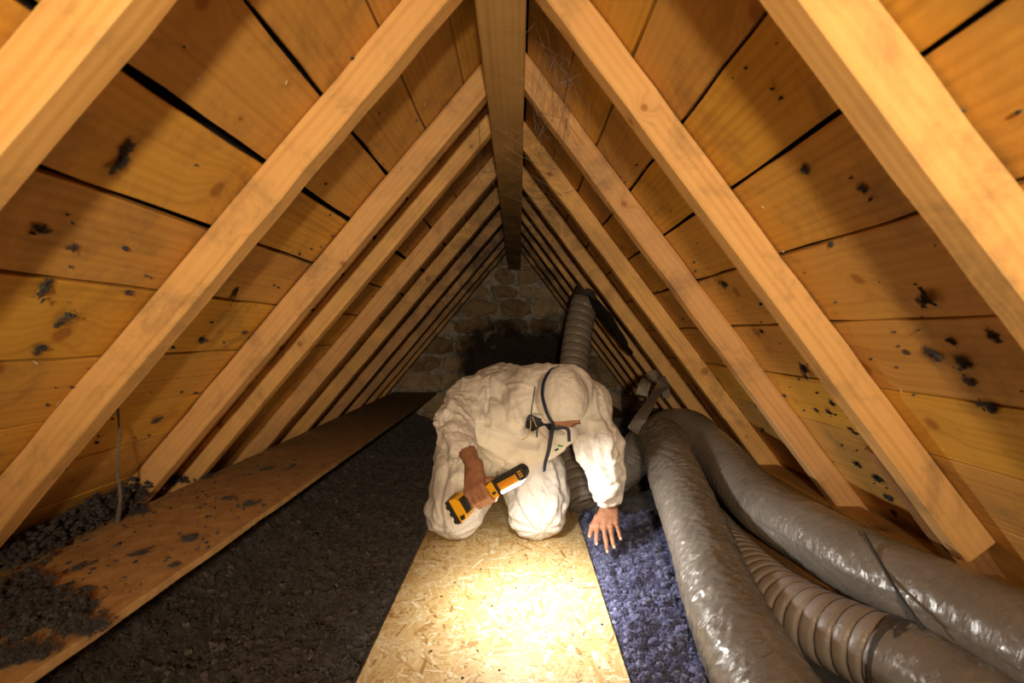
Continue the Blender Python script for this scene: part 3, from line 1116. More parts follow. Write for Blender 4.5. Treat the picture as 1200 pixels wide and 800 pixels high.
segs = []
for k in range(150):
    y = rng.uniform(1.7, 4.8)
    sd = rng.choice(['L', 'R'])
    PI = PI_L if sd == 'L' else PI_R
    X0 = .04 if sd == 'L' else .05
    s = s_of(sd, X0, PI) + rng.uniform(0, .22)
    a = slope_pt(sd, PI + .01, s, y)
    b = slope_pt(sd, PI + rng.uniform(-.01, .06), s + rng.uniform(-.12, .16), y + rng.uniform(-.35, .45))
    if rng.random() < .35:
        b = Vector((-.03 + rng.uniform(-.06, .05), y + rng.uniform(-.1, .2), CAM_Z + .77 - .028 * y))
    segs.append((a, b, .02))
strands('cobweb', segs, 'dusty cobweb threads strung along the ridge beam and upper rafters', 'web', .0006)
segs = []
for k in range(60):
    a = at(640 + rng.uniform(-14, 50), 20 + rng.uniform(-10, 110), 1.25 + rng.uniform(-.1, .35))
    b = at(640 + rng.uniform(-14, 60), 60 + rng.uniform(-30, 110), 1.25 + rng.uniform(-.1, .35))
    segs.append((a, b, .03))
strands('cobweb', segs, 'tangled cobweb hanging right of the ridge beam above the first rafter pair', 'web', .0004)
# dust-laden strand hanging from the slope to the plank
pts = [at(138, 478, 1.29), at(140, 510, 1.31), at(137, 545, 1.35), at(141, 580, 1.41), at(138, 612, 1.49)]


def rad_d(S_, T_, co):
    return .0028 + .003 * np.clip(S_ / S_.max(), 0, 1) ** 2 + .0022 * perlin(np.stack([S_ * 40, np.cos(T_), np.sin(T_)], -1))


v, f, uv = sweep_vf(pts, rad_d, 8, .004, 8)
o = obj('dust_strand', v, f, M['web'], None, True, np.clip(.45 + perlin(v * 90) * .6, 0, 1))
tag(o, 'thick dust-laden cobweb strand hanging from the left slope onto the plank', 'cobweb')
# ================================================================== DUCTS
def ribbed(pitch, r, depth=.075, tw=.35, sq=0.0):
    def fn(S_, T_, co):
        ph = (S_ / pitch + T_ / (2 * math.pi)) % 1.0
        a = np.minimum(ph, 1 - ph)
        pinch = np.exp(-(a / .10) ** 2)
        nz = perlin(np.stack([S_ * 22, np.cos(T_) * 2.2, np.sin(T_) * 2.2], -1))
        return r * (1 - depth * pinch - depth * .5 * (a < .5) * (2 * a - 1) ** 2 + .035 * nz * tw)
    return fn


def wrapped(r, seed, rough_=1.0):
    def fn(S_, T_, co):
        c, s = np.cos(T_), np.sin(T_)
        big = perlin(np.stack([S_ * 5 + seed, c * 1.2, s * 1.2], -1))
        # circumferential gathers of the film, wandering and broken up
        wv = perlin(np.stack([S_ * 3 + seed, c * 1.5, s * 1.5 + 7], -1))
        g1 = perlin(np.stack([S_ * 36 + wv * 9 + seed, c * 1.6, s * 1.6 + 3], -1))
        g2 = perlin(np.stack([S_ * 95 + wv * 12 + g1 * 2, c * 2.4, s * 2.4 + 11], -1))
        return r * (1 + .035 * big + rough_ * (.05 * (.5 - 2 * np.abs(g1)) + .034 * (.5 - 2 * np.abs(g2))))
    return fn


def cap(v, f, ns):
    return v, f


def duct(name, pts, fn, mat, label, nseg=72, step=.005, up=(0, 0, 1), parts_=None):
    v, f, uv = sweep_vf(pts, fn, nseg, step, 12, up)
    root = empty(name, tuple(Vector(pts[len(pts) // 2])))
    tag(root, label, 'duct')
    o = obj('duct_sleeve', v, f, M[mat], None, True, None, uv)
    hang(o, root)
    return root


hump = [(.60, 2.62, .10), (.53, 2.47, .17), (.555, 2.36, .29)]
A_pts = [(.34, 2.46, .055), (.44, 2.45, .12), (.545, 2.40, .235), (.605, 2.28, .335), (.60, 2.12, .352), (.575, 1.88, .285), (.553, 1.56, .175), (.515, 1.28, .12), (.487, 1.03, .105),
         (.47, .8, .105), (.46, .45, .105)]
duct('insulated_duct', A_pts, wrapped(.094, 3.0, 1.35), 'film', 'crinkled film-wrapped insulated duct lying nearest the blue fluff', 80, .0045)
B_pts = [(.62, 2.55, .20), (.68, 2.42, .345), (.745, 2.25, .385), (.775, 2.0, .33), (.775, 1.65, .262), (.815, 1.40, .245), (.855, 1.15, .243), (.885, 1.0, .25), (.905, .85, .25), (.91, .55, .25)]
duct('insulated_duct', B_pts, wrapped(.087, 31.0, .6), 'film', 'smooth film-wrapped insulated duct running highest along the right eaves', 80, .0045)
C_pts = [(.70, 2.25, .09), (.70, 1.95, .10), (.668, 1.62, .11), (.662, 1.38, .118), (.69, 1.20, .13), (.745, 1.06, .145), (.765, 1.0, .148)]
rootC = duct('ribbed_duct', C_pts, ribbed(.036, .080), 'ribbed', 'bare ribbed duct between the two film-wrapped ducts', 64, .0035)
C2 = [(.760, 1.012, .148), (.785, .93, .15), (.81, .80, .15), (.83, .5, .15)]
v, f, uv = sweep_vf(C2, wrapped(.083, 55.0, .5), 72, .005, 12)
o = obj('duct_sleeve', v, f, M['film'], None, True, None, uv)
tag(hang(o, rootC), 'smoother film-covered end piece of the ribbed duct')
v, f, uv = sweep_vf([(.750, 1.035, .1475), (.762, 1.012, .148), (.768, .99, .149)], lambda S_, T_, co: .0845 + .004 * perlin(np.stack([S_ * 60, np.cos(T_) * 3, np.sin(T_) * 3], -1)), 48, .004, 8)
hang(obj('tape_band', v, f, M['tape'], None, True, None, uv), rootC)

# duct rising to the hole in the roof
D_pts = [at(700, 640, 2.2), at(690, 598, 2.25), at(678, 560, 2.4), at(672, 520, 2.56), at(671, 470, 2.75), at(673, 425, 2.92), at(679, 380, 3.05), at(687, 350, 3.13), at(697, 330, 3.2)]
rootD = duct('riser_duct', D_pts[1:], ribbed(.052, .084, .06), 'ribbed', 'upright grey ribbed duct rising behind the person to a hole in the roof', 56, .005, (1, 0, 0))
v, f, uv = sweep_vf([at(684, 356, 3.12), at(690, 344, 3.15), at(700, 328, 3.19)], lambda S_, T_, co: .092 + .006 * perlin(np.stack([S_ * 30, np.cos(T_) * 2, np.sin(T_) * 2], -1)), 40, .006, 6, (1, 0, 0))
hang(obj('tape_collar', v, f, M['tape'], None, True, None, uv), rootD)
# black membrane around the roof hole
rngm = np.random.default_rng(12)
c0 = slope_pt('R', PO_R - .006, 0.0, 3.3)
ctr = at(712, 370, 2.92)           # on the undersides of the rafters
V, fl = [], []
nr = 22
for lv, sc_ in ((0, 1.0), (1, .72), (2, .25)):
    for k in range(nr):
        an = 2 * math.pi * k / nr
        rr = (1 + .22 * math.sin(3 * an + 1) + .12 * math.sin(7 * an)) * sc_
        p = ctr + downR * (math.cos(an) * .19 * rr + .03) + Vector((0, 1, 0)) * (math.sin(an) * .15 * rr) + inR * (.004 + .018 * (lv > 0) + .01 * rngm.random())
        V.append(p)
for lv in (0, 1):
    for k in range(nr):
        a, b = lv * nr + k, lv * nr + (k + 1) % nr
        fl.append((a, b, b + nr, a + nr))
V.append(ctr + inR * .02)
fl += [(2 * nr + k, 2 * nr + (k + 1) % nr, 3 * nr) for k in range(nr)]
o = obj('roof_membrane', V, fl, M['felt'], None, True)
tag(o, 'black membrane patch around the hole where the upright duct leaves the roof', 'membrane')

# film strap looped up over a rafter edge above the hump
root = empty('film_strap', tuple(at(765, 470, 2.35)))
tag(root, 'folded grey film strap hanging from a rafter above the duct hump', 'strap')
sp = [at(741, 505, 2.2), at(752, 488, 2.22), at(768, 462, 2.28), at(778, 448, 2.33), at(772, 440, 2.38), at(760, 443, 2.40), at(754, 455, 2.40), at(752, 463, 2.40)]
wd = [Vector((1, .2, .5)), Vector((1, .1, .6)), Vector((1, 0, .7)), Vector((.8, .2, -.2)), Vector((.3, .2, -1)), Vector((-.6, .3, -.9)), Vector((-1, .2, -.5)), Vector((-1, .2, -.4))]
hang(strip('band', sp, wd, .052, .004, M['strap_film']), root)
hang(strip('band', [at(775, 441, 2.36), at(779, 452, 2.33), at(781, 466, 2.31)], [Vector((1, 0, .3))] * 3, .035, .004, M['strap_film']), root)

# thin cord laid over the eaves duct down to the taped joint
cp = [(.86, 1.27, .345), at(1012, 624, 1.19), at(1030, 656, 1.13), at(1050, 690, 1.055), at(1068, 717, 1.0), at(1083, 737, .975)]
o = tube('thin_cord', cp[1:], .0035, M['ink'])
tag(o, 'thin dark cord crossing the eaves duct down to the taped joint', 'cord')
o = tube('wood_lath', [at(866, 628, 1.62), at(888, 648, 1.5), at(912, 670, 1.38)], .0035, M['splinter'], None, 5, 2)
tag(o, 'thin pale splinter of wood lying between the two right ducts', 'splinter')

# ================================================================== IMPLICIT-SURFACE BODY TOOLS
class Field:
    def __init__(self, lo, hi, h):
        self.lo, self.h = np.array(lo, float), h
        self.n = np.ceil((np.array(hi) - self.lo) / h).astype(int) + 1
        self.F = np.full(self.n, .2, dtype=np.float32)

    def _sl(self, a, b):
        i0 = np.maximum(0, np.floor((np.array(a) - self.lo) / self.h).astype(int))
        i1 = np.minimum(self.n, np.ceil((np.array(b) - self.lo) / self.h).astype(int) + 1)
        sl = tuple(slice(int(p), int(q)) for p, q in zip(i0, i1))
        ax = [self.lo[k] + self.h * np.arange(int(i0[k]), int(i1[k])) for k in range(3)]
        P = np.stack(np.meshgrid(*ax, indexing='ij'), -1).astype(np.float32)
        return sl, P

    def _add(self, sl, d, k, cut):
        f = self.F[sl]
        if cut:                                  # smooth subtraction
            g = -d
            hh = np.clip(.5 + .5 * (f - g) / k, 0, 1) if k > 0 else (f > g)
            self.F[sl] = f * hh + g * (1 - hh) + k * hh * (1 - hh)
        else:
            hh = np.clip(.5 + .5 * (d - f) / k, 0, 1)
            self.F[sl] = d * (1 - hh) + f * hh - k * hh * (1 - hh)

    def cap(self, a, b, ra, rb=None, k=.012, cut=False, mar=.03):
        rb = ra if rb is None else rb
        a, b = np.array(tuple(a)), np.array(tuple(b))
        R = max(ra, rb) + k + mar
        sl, P = self._sl(np.minimum(a, b) - R, np.maximum(a, b) + R)
        ab = b - a
        t_ = np.clip(((P - a) @ ab) / max(ab @ ab, 1e-9), 0, 1)
        d = np.linalg.norm(P - a - t_[..., None] * ab, axis=-1) - (ra + (rb - ra) * t_)
        self._add(sl, d, k, cut)

    def ell(self, c, r, k=.012, cut=False, axes=None, mar=.03):
        c, r = np.array(tuple(c)), np.array(r, float)
        R = r.max() + k + mar
        sl, P = self._sl(c - R, c + R)
        q = P - c
        if axes is not None:
            q = q @ np.array([tuple(x) for x in axes]).T
        n1_ = np.linalg.norm(q / r, axis=-1)
        n2_ = np.linalg.norm(q / (r * r), axis=-1)
        d = n1_ * (n1_ - 1) / np.maximum(n2_, 1e-6)
        self._add(sl, d, k, cut)

    def chain(self, pts, rad, k=.012):
        for i in range(len(pts) - 1):
            self.cap(pts[i], pts[i + 1], rad[i], rad[i + 1], k)

    def mesh(self):
        F_ = self.F
        n = F_.shape
        ins = F_ < 0
        s = np.zeros([q - 1 for q in n], dtype=np.uint8)
        C = [(i, j, k) for i in (0, 1) for j in (0, 1) for k in (0, 1)]
        for c in C:
            s += ins[c[0]:n[0] - 1 + c[0], c[1]:n[1] - 1 + c[1], c[2]:n[2] - 1 + c[2]]
        act = np.argwhere((s > 0) & (s < 8))
        val = np.stack([F_[act[:, 0] + c[0], act[:, 1] + c[1], act[:, 2] + c[2]] for c in C], 1)
        acc = np.zeros((len(act), 3))
        cnt = np.zeros(len(act))
        for a in range(8):
            for b in range(a + 1, 8):
                df = np.abs(np.array(C[a]) - np.array(C[b]))
                if df.sum() != 1:
                    continue
                va, vb = val[:, a], val[:, b]
                m = (va < 0) != (vb < 0)
                t_ = np.where(m, va / np.where(m, va - vb, 1), 0)
                p = np.array(C[a])[None] + t_[:, None] * (np.array(C[b]) - np.array(C[a]))[None]
                acc += p * m[:, None]
                cnt += m
        V = self.lo + (act + acc / cnt[:, None]) * self.h
        idx = np.full(s.shape, -1, dtype=np.int32)
        idx[act[:, 0], act[:, 1], act[:, 2]] = np.arange(len(act))
        quads = []
        for ax in range(3):
            e = np.zeros(3, int)
            e[ax] = 1
            u, v_ = [q for q in range(3) if q != ax]
            A = ins[:n[0] - e[0], :n[1] - e[1], :n[2] - e[2]]
            B = ins[e[0]:, e[1]:, e[2]:]
            pts = np.argwhere(A != B)
            pts = pts[(pts[:, u] > 0) & (pts[:, v_] > 0) & (pts[:, u] < n[u] - 1) & (pts[:, v_] < n[v_] - 1)]
            fl = A[pts[:, 0], pts[:, 1], pts[:, 2]]
            q = []
            for du, dv in ((1, 1), (0, 1), (0, 0), (1, 0)):
                p = pts.copy()
                p[:, u] -= du
                p[:, v_] -= dv
                q.append(idx[p[:, 0], p[:, 1], p[:, 2]])
            q = np.stack(q, 1)
            flip = fl if ax != 1 else ~fl
            q = np.where(flip[:, None], q, q[:, ::-1])
            quads.append(q)
        return V, np.concatenate(quads)


def vert_normals(V, Q):
    a, b, c, d = (V[Q[:, k]] for k in range(4))
    fn = np.cross(c - a, d - b)
    N = np.zeros_like(V)
    for k in range(4):
        np.add.at(N, Q[:, k], fn)
    return N / (np.linalg.norm(N, axis=1)[:, None] + 1e-12)


def relax(V, Q, it=2, lam=.5):
    for _ in range(it):
        A = np.zeros_like(V)
        c = np.zeros(len(V))
        for k in range(4):
            i, j = Q[:, k], Q[:, (k + 1) % 4]
            np.add.at(A, i, V[j])
            np.add.at(A, j, V[i])
            np.add.at(c, i, 1)
            np.add.at(c, j, 1)
        V = V * (1 - lam) + lam * A / c[:, None]
    return V


# ================================================================== THE PERSON
person = empty('person', (-.08, 2.25, 0))
tag(person, 'person in white hooded coverall kneeling on the board, bent forward and holding a lamp', 'person')

# joints (viewer's left = the person's right side)
S_a, E_a, W_a = at(556, 474, 2.03), at(533, 497, 1.835), at(555, 545, 1.615)
S_b, E_b, W_b = at(688, 478, 1.98), at(703, 531, 1.86), at(713, 594, 1.90)
PELV = Vector((-.07, 2.36, .30))
HIP_a, HIP_b = Vector((-.17, 2.36, .27)), Vector((.02, 2.38, .27))
K_a, K_b = Vector((-.250, 2.035, .10)), Vector((.076, 2.035, .10))
HEAD = at(660, 471, 1.80)

# lamp frame: a = along the tool, e = the way the light faces, s = toward the viewer
LB, LT_ = at(543, 591, 1.60), at(617, 551, 1.52)
la = (LT_ - LB).normalized()
le = Vector((.30, .0, -.94))
le = (le - la * le.dot(la)).normalized()
ls = la.cross(le)
if ls.y > 0:
    ls = -ls


def lam(x, up, s):
    return LB + la * x - le * up + ls * s


# ---------------- skin: one continuous body
B = Field((-.42, 1.50, -.02), (.46, 2.62, .72), .0042)
B.cap(PELV, Vector((-.04, 2.16, .42)), .125, .11, .05)
B.cap(Vector((-.04, 2.16, .42)), Vector((.02, 2.05, .51)), .11, .095, .05)
B.cap(S_a * .8 + Vector((.03, 2.0, .50)) * .2, S_b * .8 + Vector((.03, 2.0, .50)) * .2, .055, .055, .05)
B.cap(Vector((.06, 1.99, .52)), HEAD + Vector((-.01, .05, -.01)), .055, .052, .03)
for H, K, sx in ((HIP_a, K_a, -1), (HIP_b, K_b, 1)):
    B.cap(H, K, .085, .055, .03)
    ank = Vector((K.x * .7 + (-.09) * .3, 2.46, .055))
    B.cap(K, ank, .05, .035, .02)
    B.cap(ank, ank + Vector((0, .10, -.01)), .033, .025, .02)
for S0, E0, W0 in ((S_a, E_a, W_a), (S_b, E_b, W_b)):
    B.cap(S0, E0, .044, .034, .03)
    m_ = E0.lerp(W0, .35)
    B.cap(E0, m_, .034, .035, .02)
    B.cap(m_, W0, .035, .025, .02)
# head: u = chin to crown, f = face direction
hu = Vector((.05, -.90, .42)).normalized()
hf = Vector((.10, -.42, -.90))
hf = (hf - hu * hf.dot(hu)).normalized()
hs = hu.cross(hf)
AX = [hs, hf, hu]


def hd(s, f, u):
    return HEAD + hs * s + hf * f + hu * u


B.ell(hd(0, -.012, .012), (.073, .088, .082), .02, axes=AX)
B.ell(hd(0, .025, -.055), (.055, .055, .065), .03, axes=AX)
B.ell(hd(0, .062, -.02), (.045, .028, .03), .02, axes=AX)
B.cap(hd(-.035, .070, .012), hd(.035, .070, .012), .014, .014, .012)      # brow
B.cap(hd(0, .082, -.005), hd(0, .102, -.038), .008, .013, .01)           # nose
B.cap(hd(0, .066, -.088), hd(0, .058, -.10), .02, .018, .015)             # chin
for q in (-1, 1):
    B.ell(hd(q * .031, .080, -.006), (.014, .012, .010), .006, cut=True, axes=AX)
    B.ell(hd(q * .076, -.012, -.02), (.008, .018, .030), .005, axes=AX)      # ear
    B.ell(hd(q * .014, .079, -.064), (.016, .006, .005), .004, axes=AX)      # lips

# hand of the straight arm, back of the hand up, fingers in the fluff
kn = [at(700, 616, 1.845), at(707.5, 619, 1.835), at(715, 618, 1.838), at(721.5, 613, 1.85)]
md = [at(699, 628, 1.815), at(710, 633, 1.805), at(717.5, 631, 1.81), at(725, 623, 1.83)]
tp = [at(699, 637, 1.80), at(711.5, 646, 1.785), at(719.5, 641, 1.79), at(727, 631, 1.815)]
wv = W_b + Vector((0, -.012, -.006))
for i in range(4):
    off = Vector(((i - 1.5) * .013, 0, 0))
    B.cap(wv + off, kn[i], .0165, .0118, .010)
for i in range(4):
    B.ell(kn[i] + Vector((0, -.004, .004)), (.0105, .0105, .0095), .005)
    r = .0088 if i < 3 else .0078
    B.chain([kn[i], md[i], md[i].lerp(tp[i], .6), tp[i]], [r + .0008, r, r * .92, r * .8], .0028)
    B.cap(wv + off * .7 + Vector((0, -.006, .014)), kn[i] + Vector((0, -.004, .0085)), .003, .003, .005)  # tendons
th = [W_b + Vector((-.016, -.012, -.012)), at(700, 607, 1.87), at(694, 617, 1.85), at(691, 628, 1.83)]
B.chain(th, [.017, .0135, .0105, .0085], .006)

# gripping hand: palm over the handle, fingers round it
LX = [.052, .071, .090, .108]                  # little finger .. index along the handle


def ring(x, deg, r):
    a_ = math.radians(deg)
    return lam(x, math.cos(a_) * r, math.sin(a_) * r)


for i, x in enumerate(LX):
    r = (.0082, .0090, .0094, .0092)[i]
    k0, k1, k2, k3 = ring(x - .004, 38, .036), ring(x, 100, .036), ring(x + .003, 158, .031), ring(x + .004, 212, .029)
    B.cap(W_a + (k0 - W_a) * .12 + la * (i - 1.5) * .009, k0, .0165, .0125, .012)
    B.ell(k0, (.0118, .0118, .0118), .005)
    B.chain([k0, k1, k2, k3], [r * 1.12, r, r * .95, r * .85], .0028)
B.chain([W_a + ls * -.005 + la * .012, ring(.085, -30, .036), ring(.118, -55, .032), ring(.137, -80, .030)], [.018, .0145, .0112, .009], .007)
B.ell(W_a.lerp(lam(.08, .03, .01), .55), (.026, .024, .028), .014)
V, Q = B.mesh()
V = relax(V, Q, 2, .45)
N = vert_normals(V, Q)
# creases and veins
V = V + N * (.0007 * perlin(V * 120) + .0006 * perlin(V * 45))[:, None]
body = obj('body', V, Q, M['skin'], None, True)
hang(body, person)
tag(body, 'tanned bare hands, forearm and brow')


def ellipsoid(name, c, r, mat, parent, axes=None, nlat=10, nlon=14):
    vs, fs = [], []
    ax = axes or (Vector((1, 0, 0)), Vector((0, 1, 0)), Vector((0, 0, 1)))
    for i in range(nlat + 1):
        la_ = math.pi * i / nlat
        for j in range(nlon):
            lo_ = 2 * math.pi * j / nlon
            q = (math.sin(la_) * math.cos(lo_) * r[0], math.sin(la_) * math.sin(lo_) * r[1], math.cos(la_) * r[2])
            vs.append(c + ax[0] * q[0] + ax[1] * q[1] + ax[2] * q[2])
    for i in range(nlat):
        for j in range(nlon):
            a, b = i * nlon + j, i * nlon + (j + 1) % nlon
            fs.append((a, a + nlon, b + nlon, b))
    o = obj(name, vs, fs, mat, None, True)
    if parent is not None:
        hang(o, parent)
    return o


for q in (-1, 1):
    e_ = ellipsoid('eye', hd(q * .031, .070, -.006), (.0115, .0115, .0115), M['eye_white'], None, AX)
    hang(e_, person)
    ii = ellipsoid('iris', hd(q * .031, .079, -.008), (.005, .003, .005), M['eye_iris'], None, AX, 6, 10)
    ii.parent = e_
    ii.location = (0, 0, 0)
    hang(ellipsoid('eyebrow', hd(q * .032, .083, .012), (.018, .004, .004), M['hair'], None, AX, 6, 10), person)
# fingernails
for p_, q_ in zip(tp + [th[3]], md + [th[2]]):
    dr = (p_ - q_).normalized()
    upv = Vector((0, -.75, .66))
    upv = (upv - dr * upv.dot(dr)).normalized()
    hang(ellipsoid('fingernail', p_ + upv * .0062 + dr * .001, (.0045, .006, .0014), M['nail'], None, (dr.cross(upv), dr, upv), 6, 10), person)

# ---------------- coverall
C_ = Field((-.46, 1.60, -.03), (.52, 2.66, .76), .0052)
# trunk: rounded back, sagging front
C_.cap(Vector((-.08, 2.38, .31)), Vector((-.04, 2.20, .47)), .165, .180, .06)
C_.cap(Vector((-.075, 2.16, .505)), Vector((.03, 2.05, .500)), .158, .150, .06)
C_.cap(at(556, 471, 2.04), at(676, 470, 2.03), .098, .092, .06)
C_.cap(Vector((-.06, 2.14, .41)), Vector((.03, 2.02, .40)), .135, .115, .05)
C_.cap(at(590, 515, 1.98), at(640, 520, 1.93), .085, .050, .04)          # front hanging to the lap
C_.cap(at(600, 530, 1.98), at(652, 520, 1.88), .045, .022, .03)
C_.cap(at(575, 500, 1.93), at(612, 478, 1.90), .07, .06, .04)              # chest bulge
C_.cap(at(625, 455, 1.95), at(668, 455, 1.90), .085, .075, .05)             # shoulders up to the hood
# sleeves
C_.cap(at(556, 472, 2.03), at(531, 494, 1.84), .080, .056, .05)
C_.cap(at(531, 494, 1.84), at(537, 518, 1.73), .056, .052, .03)
C_.cap(at(537, 518, 1.73), at(546, 531, 1.665), .052, .042, .02)
C_.cap(at(688, 478, 1.97), at(701, 520, 1.87), .088, .070, .05)
C_.cap(at(701, 520, 1.87), at(711, 560, 1.86), .070, .060, .03)
C_.cap(at(711, 560, 1.86), at(713, 580, 1.885), .060, .048, .02)
# trousers
for H, K, r0, r1 in ((HIP_a, K_a, .13, .108), (HIP_b, K_b + Vector((-.003, 0, 0)), .13, .112)):
    C_.cap(H, K + Vector((0, .02, .012)), r0, r1, .035)
    C_.cap(K, K + Vector((0, .06, .0)), .10, .09, .02)
    C_.cap(K + Vector((0, .05, -.005)), Vector((K.x * .7 - .027, 2.50, .07)), .088, .065, .03)
    C_.cap(Vector((K.x * .7 - .027, 2.50, .065)), Vector((K.x * .7 - .027, 2.60, .05)), .05, .04, .02)
C_.cap(Vector((-.255, 2.13, .19)), Vector((-.23, 2.2, .27)), .11, .12, .03)
C_.cap(Vector((.08, 2.11, .18)), Vector((.05, 2.2, .27)), .115, .12, .03)
# hood
C_.ell(hd(0, -.014, .014), (.084, .101, .094), .03, axes=AX)
C_.cap(hd(0, -.02, -.03), at(655, 462, 1.94), .083, .085, .04)
# openings: face, neck opening, cuffs
C_.ell(hd(0, .112, -.040), (.068, .066, .092), .008, cut=True, axes=AX)
C_.ell(at(626, 501, 1.83), (.052, .12, .050), .008, cut=True)
C_.cap(at(543, 526, 1.70), at(552, 541, 1.62), .036, .040, .008, cut=True)
C_.cap(at(712, 574, 1.885), at(714, 600, 1.90), .038, .042, .008, cut=True)
V, Q = C_.mesh()
V = relax(V, Q, 3, .5)
N = vert_normals(V, Q)


def ridged(p):
    return 1 - 2.2 * np.abs(perlin(p))


wp = np.stack([perlin(V * 6 + 11), perlin(V * 6 + 31), perlin(V * 6 + 57)], -1)
P1 = V + wp * .07
# every vertex knows its nearest limb: position along it and angle round it
limbs = [(Vector((-.08, 2.38, .31)), Vector((.03, 2.03, .50)), .17), (at(556, 472, 2.03), E_a, .07), (E_a, at(546, 531, 1.665), .05), (at(688, 478, 1.97), at(701, 520, 1.87), .08),
         (at(701, 520, 1.87), at(713, 580, 1.885), .06), (HIP_a, K_a, .12), (HIP_b, K_b, .12)]
best = np.full(len(V), 9.0)
Tn, Cn, Sn = np.zeros(len(V)), np.zeros(len(V)), np.zeros(len(V))
for li, (a_, b_, r_) in enumerate(limbs):
    a_, b_ = np.array(tuple(a_)), np.array(tuple(b_))
    ab = b_ - a_
    L_ = np.linalg.norm(ab)
    u_ = ab / L_
    e1 = np.cross(u_, (0.3, .2, 1))
    e1 /= np.linalg.norm(e1)
    e2 = np.cross(u_, e1)
    t_ = np.clip((V - a_) @ u_, 0, L_)
    q_ = V - a_ - t_[:, None] * u_
    d_ = np.linalg.norm(q_, axis=1) - r_
    m_ = d_ < best
    best = np.where(m_, d_, best)
    an_ = np.arctan2(q_ @ e2, q_ @ e1)
    Tn = np.where(m_, ((V - a_) @ u_) + li * 3.1, Tn)
    Cn = np.where(m_, np.cos(an_), Cn)
    Sn = np.where(m_, np.sin(an_), Sn)
def crease(p):
    """flat panels meeting in crisp creases, like spunbond cloth"""
    n_ = perlin(p)
    return np.clip(1 - 2.6 * np.abs(n_), -1, 1) ** 1 * .6 + .4 * np.clip(1 - 5 * np.abs(n_), 0, 1)
wob = wp * 1.1
lo_fold = crease(P1 * np.array([6.5, 5, 4.0]) + 3)
lmb = crease(np.stack([Tn * 6 + wob[:, 0], Cn * 2.1 + wob[:, 1], Sn * 2.1 + 5], -1))
mid_fold = crease(P1 * np.array([15.0, 12, 8]) + 17)
dia = crease((P1 @ np.array([[.8, .1, .55], [0, 1, 0], [-.55, .1, .8]])) * np.array([26.0, 14, 8]) + 29)
fine = ridged((V + wp * .03) * 52 + 5)
nearfoot = np.clip((V[:, 2] - .01) / .05, 0, 1)
head_d = np.linalg.norm(V - np.array(tuple(HEAD)), axis=1)
calm = np.clip((head_d - .085) / .07, .16, 1)
A_ = (.0130 * lo_fold + .0090 * lmb + .0052 * mid_fold + .0020 * dia + .0005 * fine - .007) * calm * (.35 + .65 * nearfoot)
# gathered rings at elbows
for c_, ax_, am in ((E_a, (E_a - S_a), .006), (E_b, (W_b - E_b), .007), (Vector((.32, 1.87, .27)), (W_b - E_b), .006)):
    ax_ = np.array(tuple(ax_.normalized()))
    dd = V - np.array(tuple(c_))
    t_ = dd @ ax_
    wgt = np.exp(-(np.linalg.norm(dd, axis=1) / .11) ** 2)
    A_ = A_ + am * wgt * (1 - 2 * np.abs(np.sin(t_ * 44 + 4.2 * perlin(V * 9))))
# folds radiating from the knee up the thigh
for Kc in (K_a, K_b):
    dd = V - np.array(tuple(Kc + Vector((0, -.02, 0))))
    an_ = np.arctan2(dd[:, 0], dd[:, 2] + .05)
    wgt = np.exp(-((np.linalg.norm(dd, axis=1) - .13) / .10) ** 2) * np.clip((V[:, 2] - .02) / .06, 0, 1)
    A_ = A_ + .0042 * wgt * (1 - 2 * np.abs(np.sin(an_ * 6.5 + 2.0 * perlin(V * 7))))
# the deep creases the photograph shows: (pixel polyline, distance, depth, width); + = raised crest
CR = [([(513, 488), (532, 496), (552, 500), (572, 497)], 1.86, -.022, .008), ([(548, 500), (575, 507), (603, 518), (628, 522)], 1.86, -.026, .010),
      ([(560, 490), (585, 502), (612, 512)], 1.86, .016, .012), ([(576, 452), (577, 470), (580, 492)], 1.88, .013, .008), ([(566, 462), (562, 480), (556, 494)], 1.88, .012, .008),
      ([(586, 470), (591, 484), (594, 498)], 1.87, -.014, .007), ([(570, 470), (569, 484), (566, 497)], 1.87, -.014, .006), ([(544, 470), (548, 484), (552, 498)], 1.88, -.014, .007),
      ([(598, 455), (606, 475), (611, 500)], 1.88, .010, .008), ([(535, 466), (530, 480), (517, 489)], 1.88, .012, .007), ([(610, 430), (628, 448), (634, 470)], 1.92, -.010, .006),
      ([(518, 494), (535, 506), (541, 516)], 1.80, .012, .007), ([(695, 500), (690, 520), (697, 540), (716, 546)], 1.84, -.017, .008), ([(716, 505), (709, 525), (716, 548)], 1.84, .014, .008),
      ([(680, 512), (688, 530), (686, 548)], 1.84, .012, .008), ([(700, 560), (712, 566), (728, 558)], 1.84, -.012, .006), ([(704, 480), (712, 500), (722, 525)], 1.88, -.012, .007),
      ([(556, 512), (580, 530), (604, 546)], 1.88, .010, .010), ([(548, 520), (566, 536), (590, 548)], 1.88, -.012, .007), ([(596, 578), (610, 600), (622, 622)], 1.92, -.010, .006),
      ([(602, 560), (622, 585), (640, 612)], 1.92, .008, .008), ([(655, 560), (662, 590), (656, 618)], 1.94, -.010, .006), ([(520, 560), (516, 590), (520, 618)], 1.94, -.010, .006),
      ([(535, 555), (534, 585), (540, 612)], 1.92, .009, .008), ([(548, 600), (560, 590), (566, 575)], 1.93, -.010, .006), ([(640, 520), (652, 530), (664, 518)], 1.84, .006, .006)]
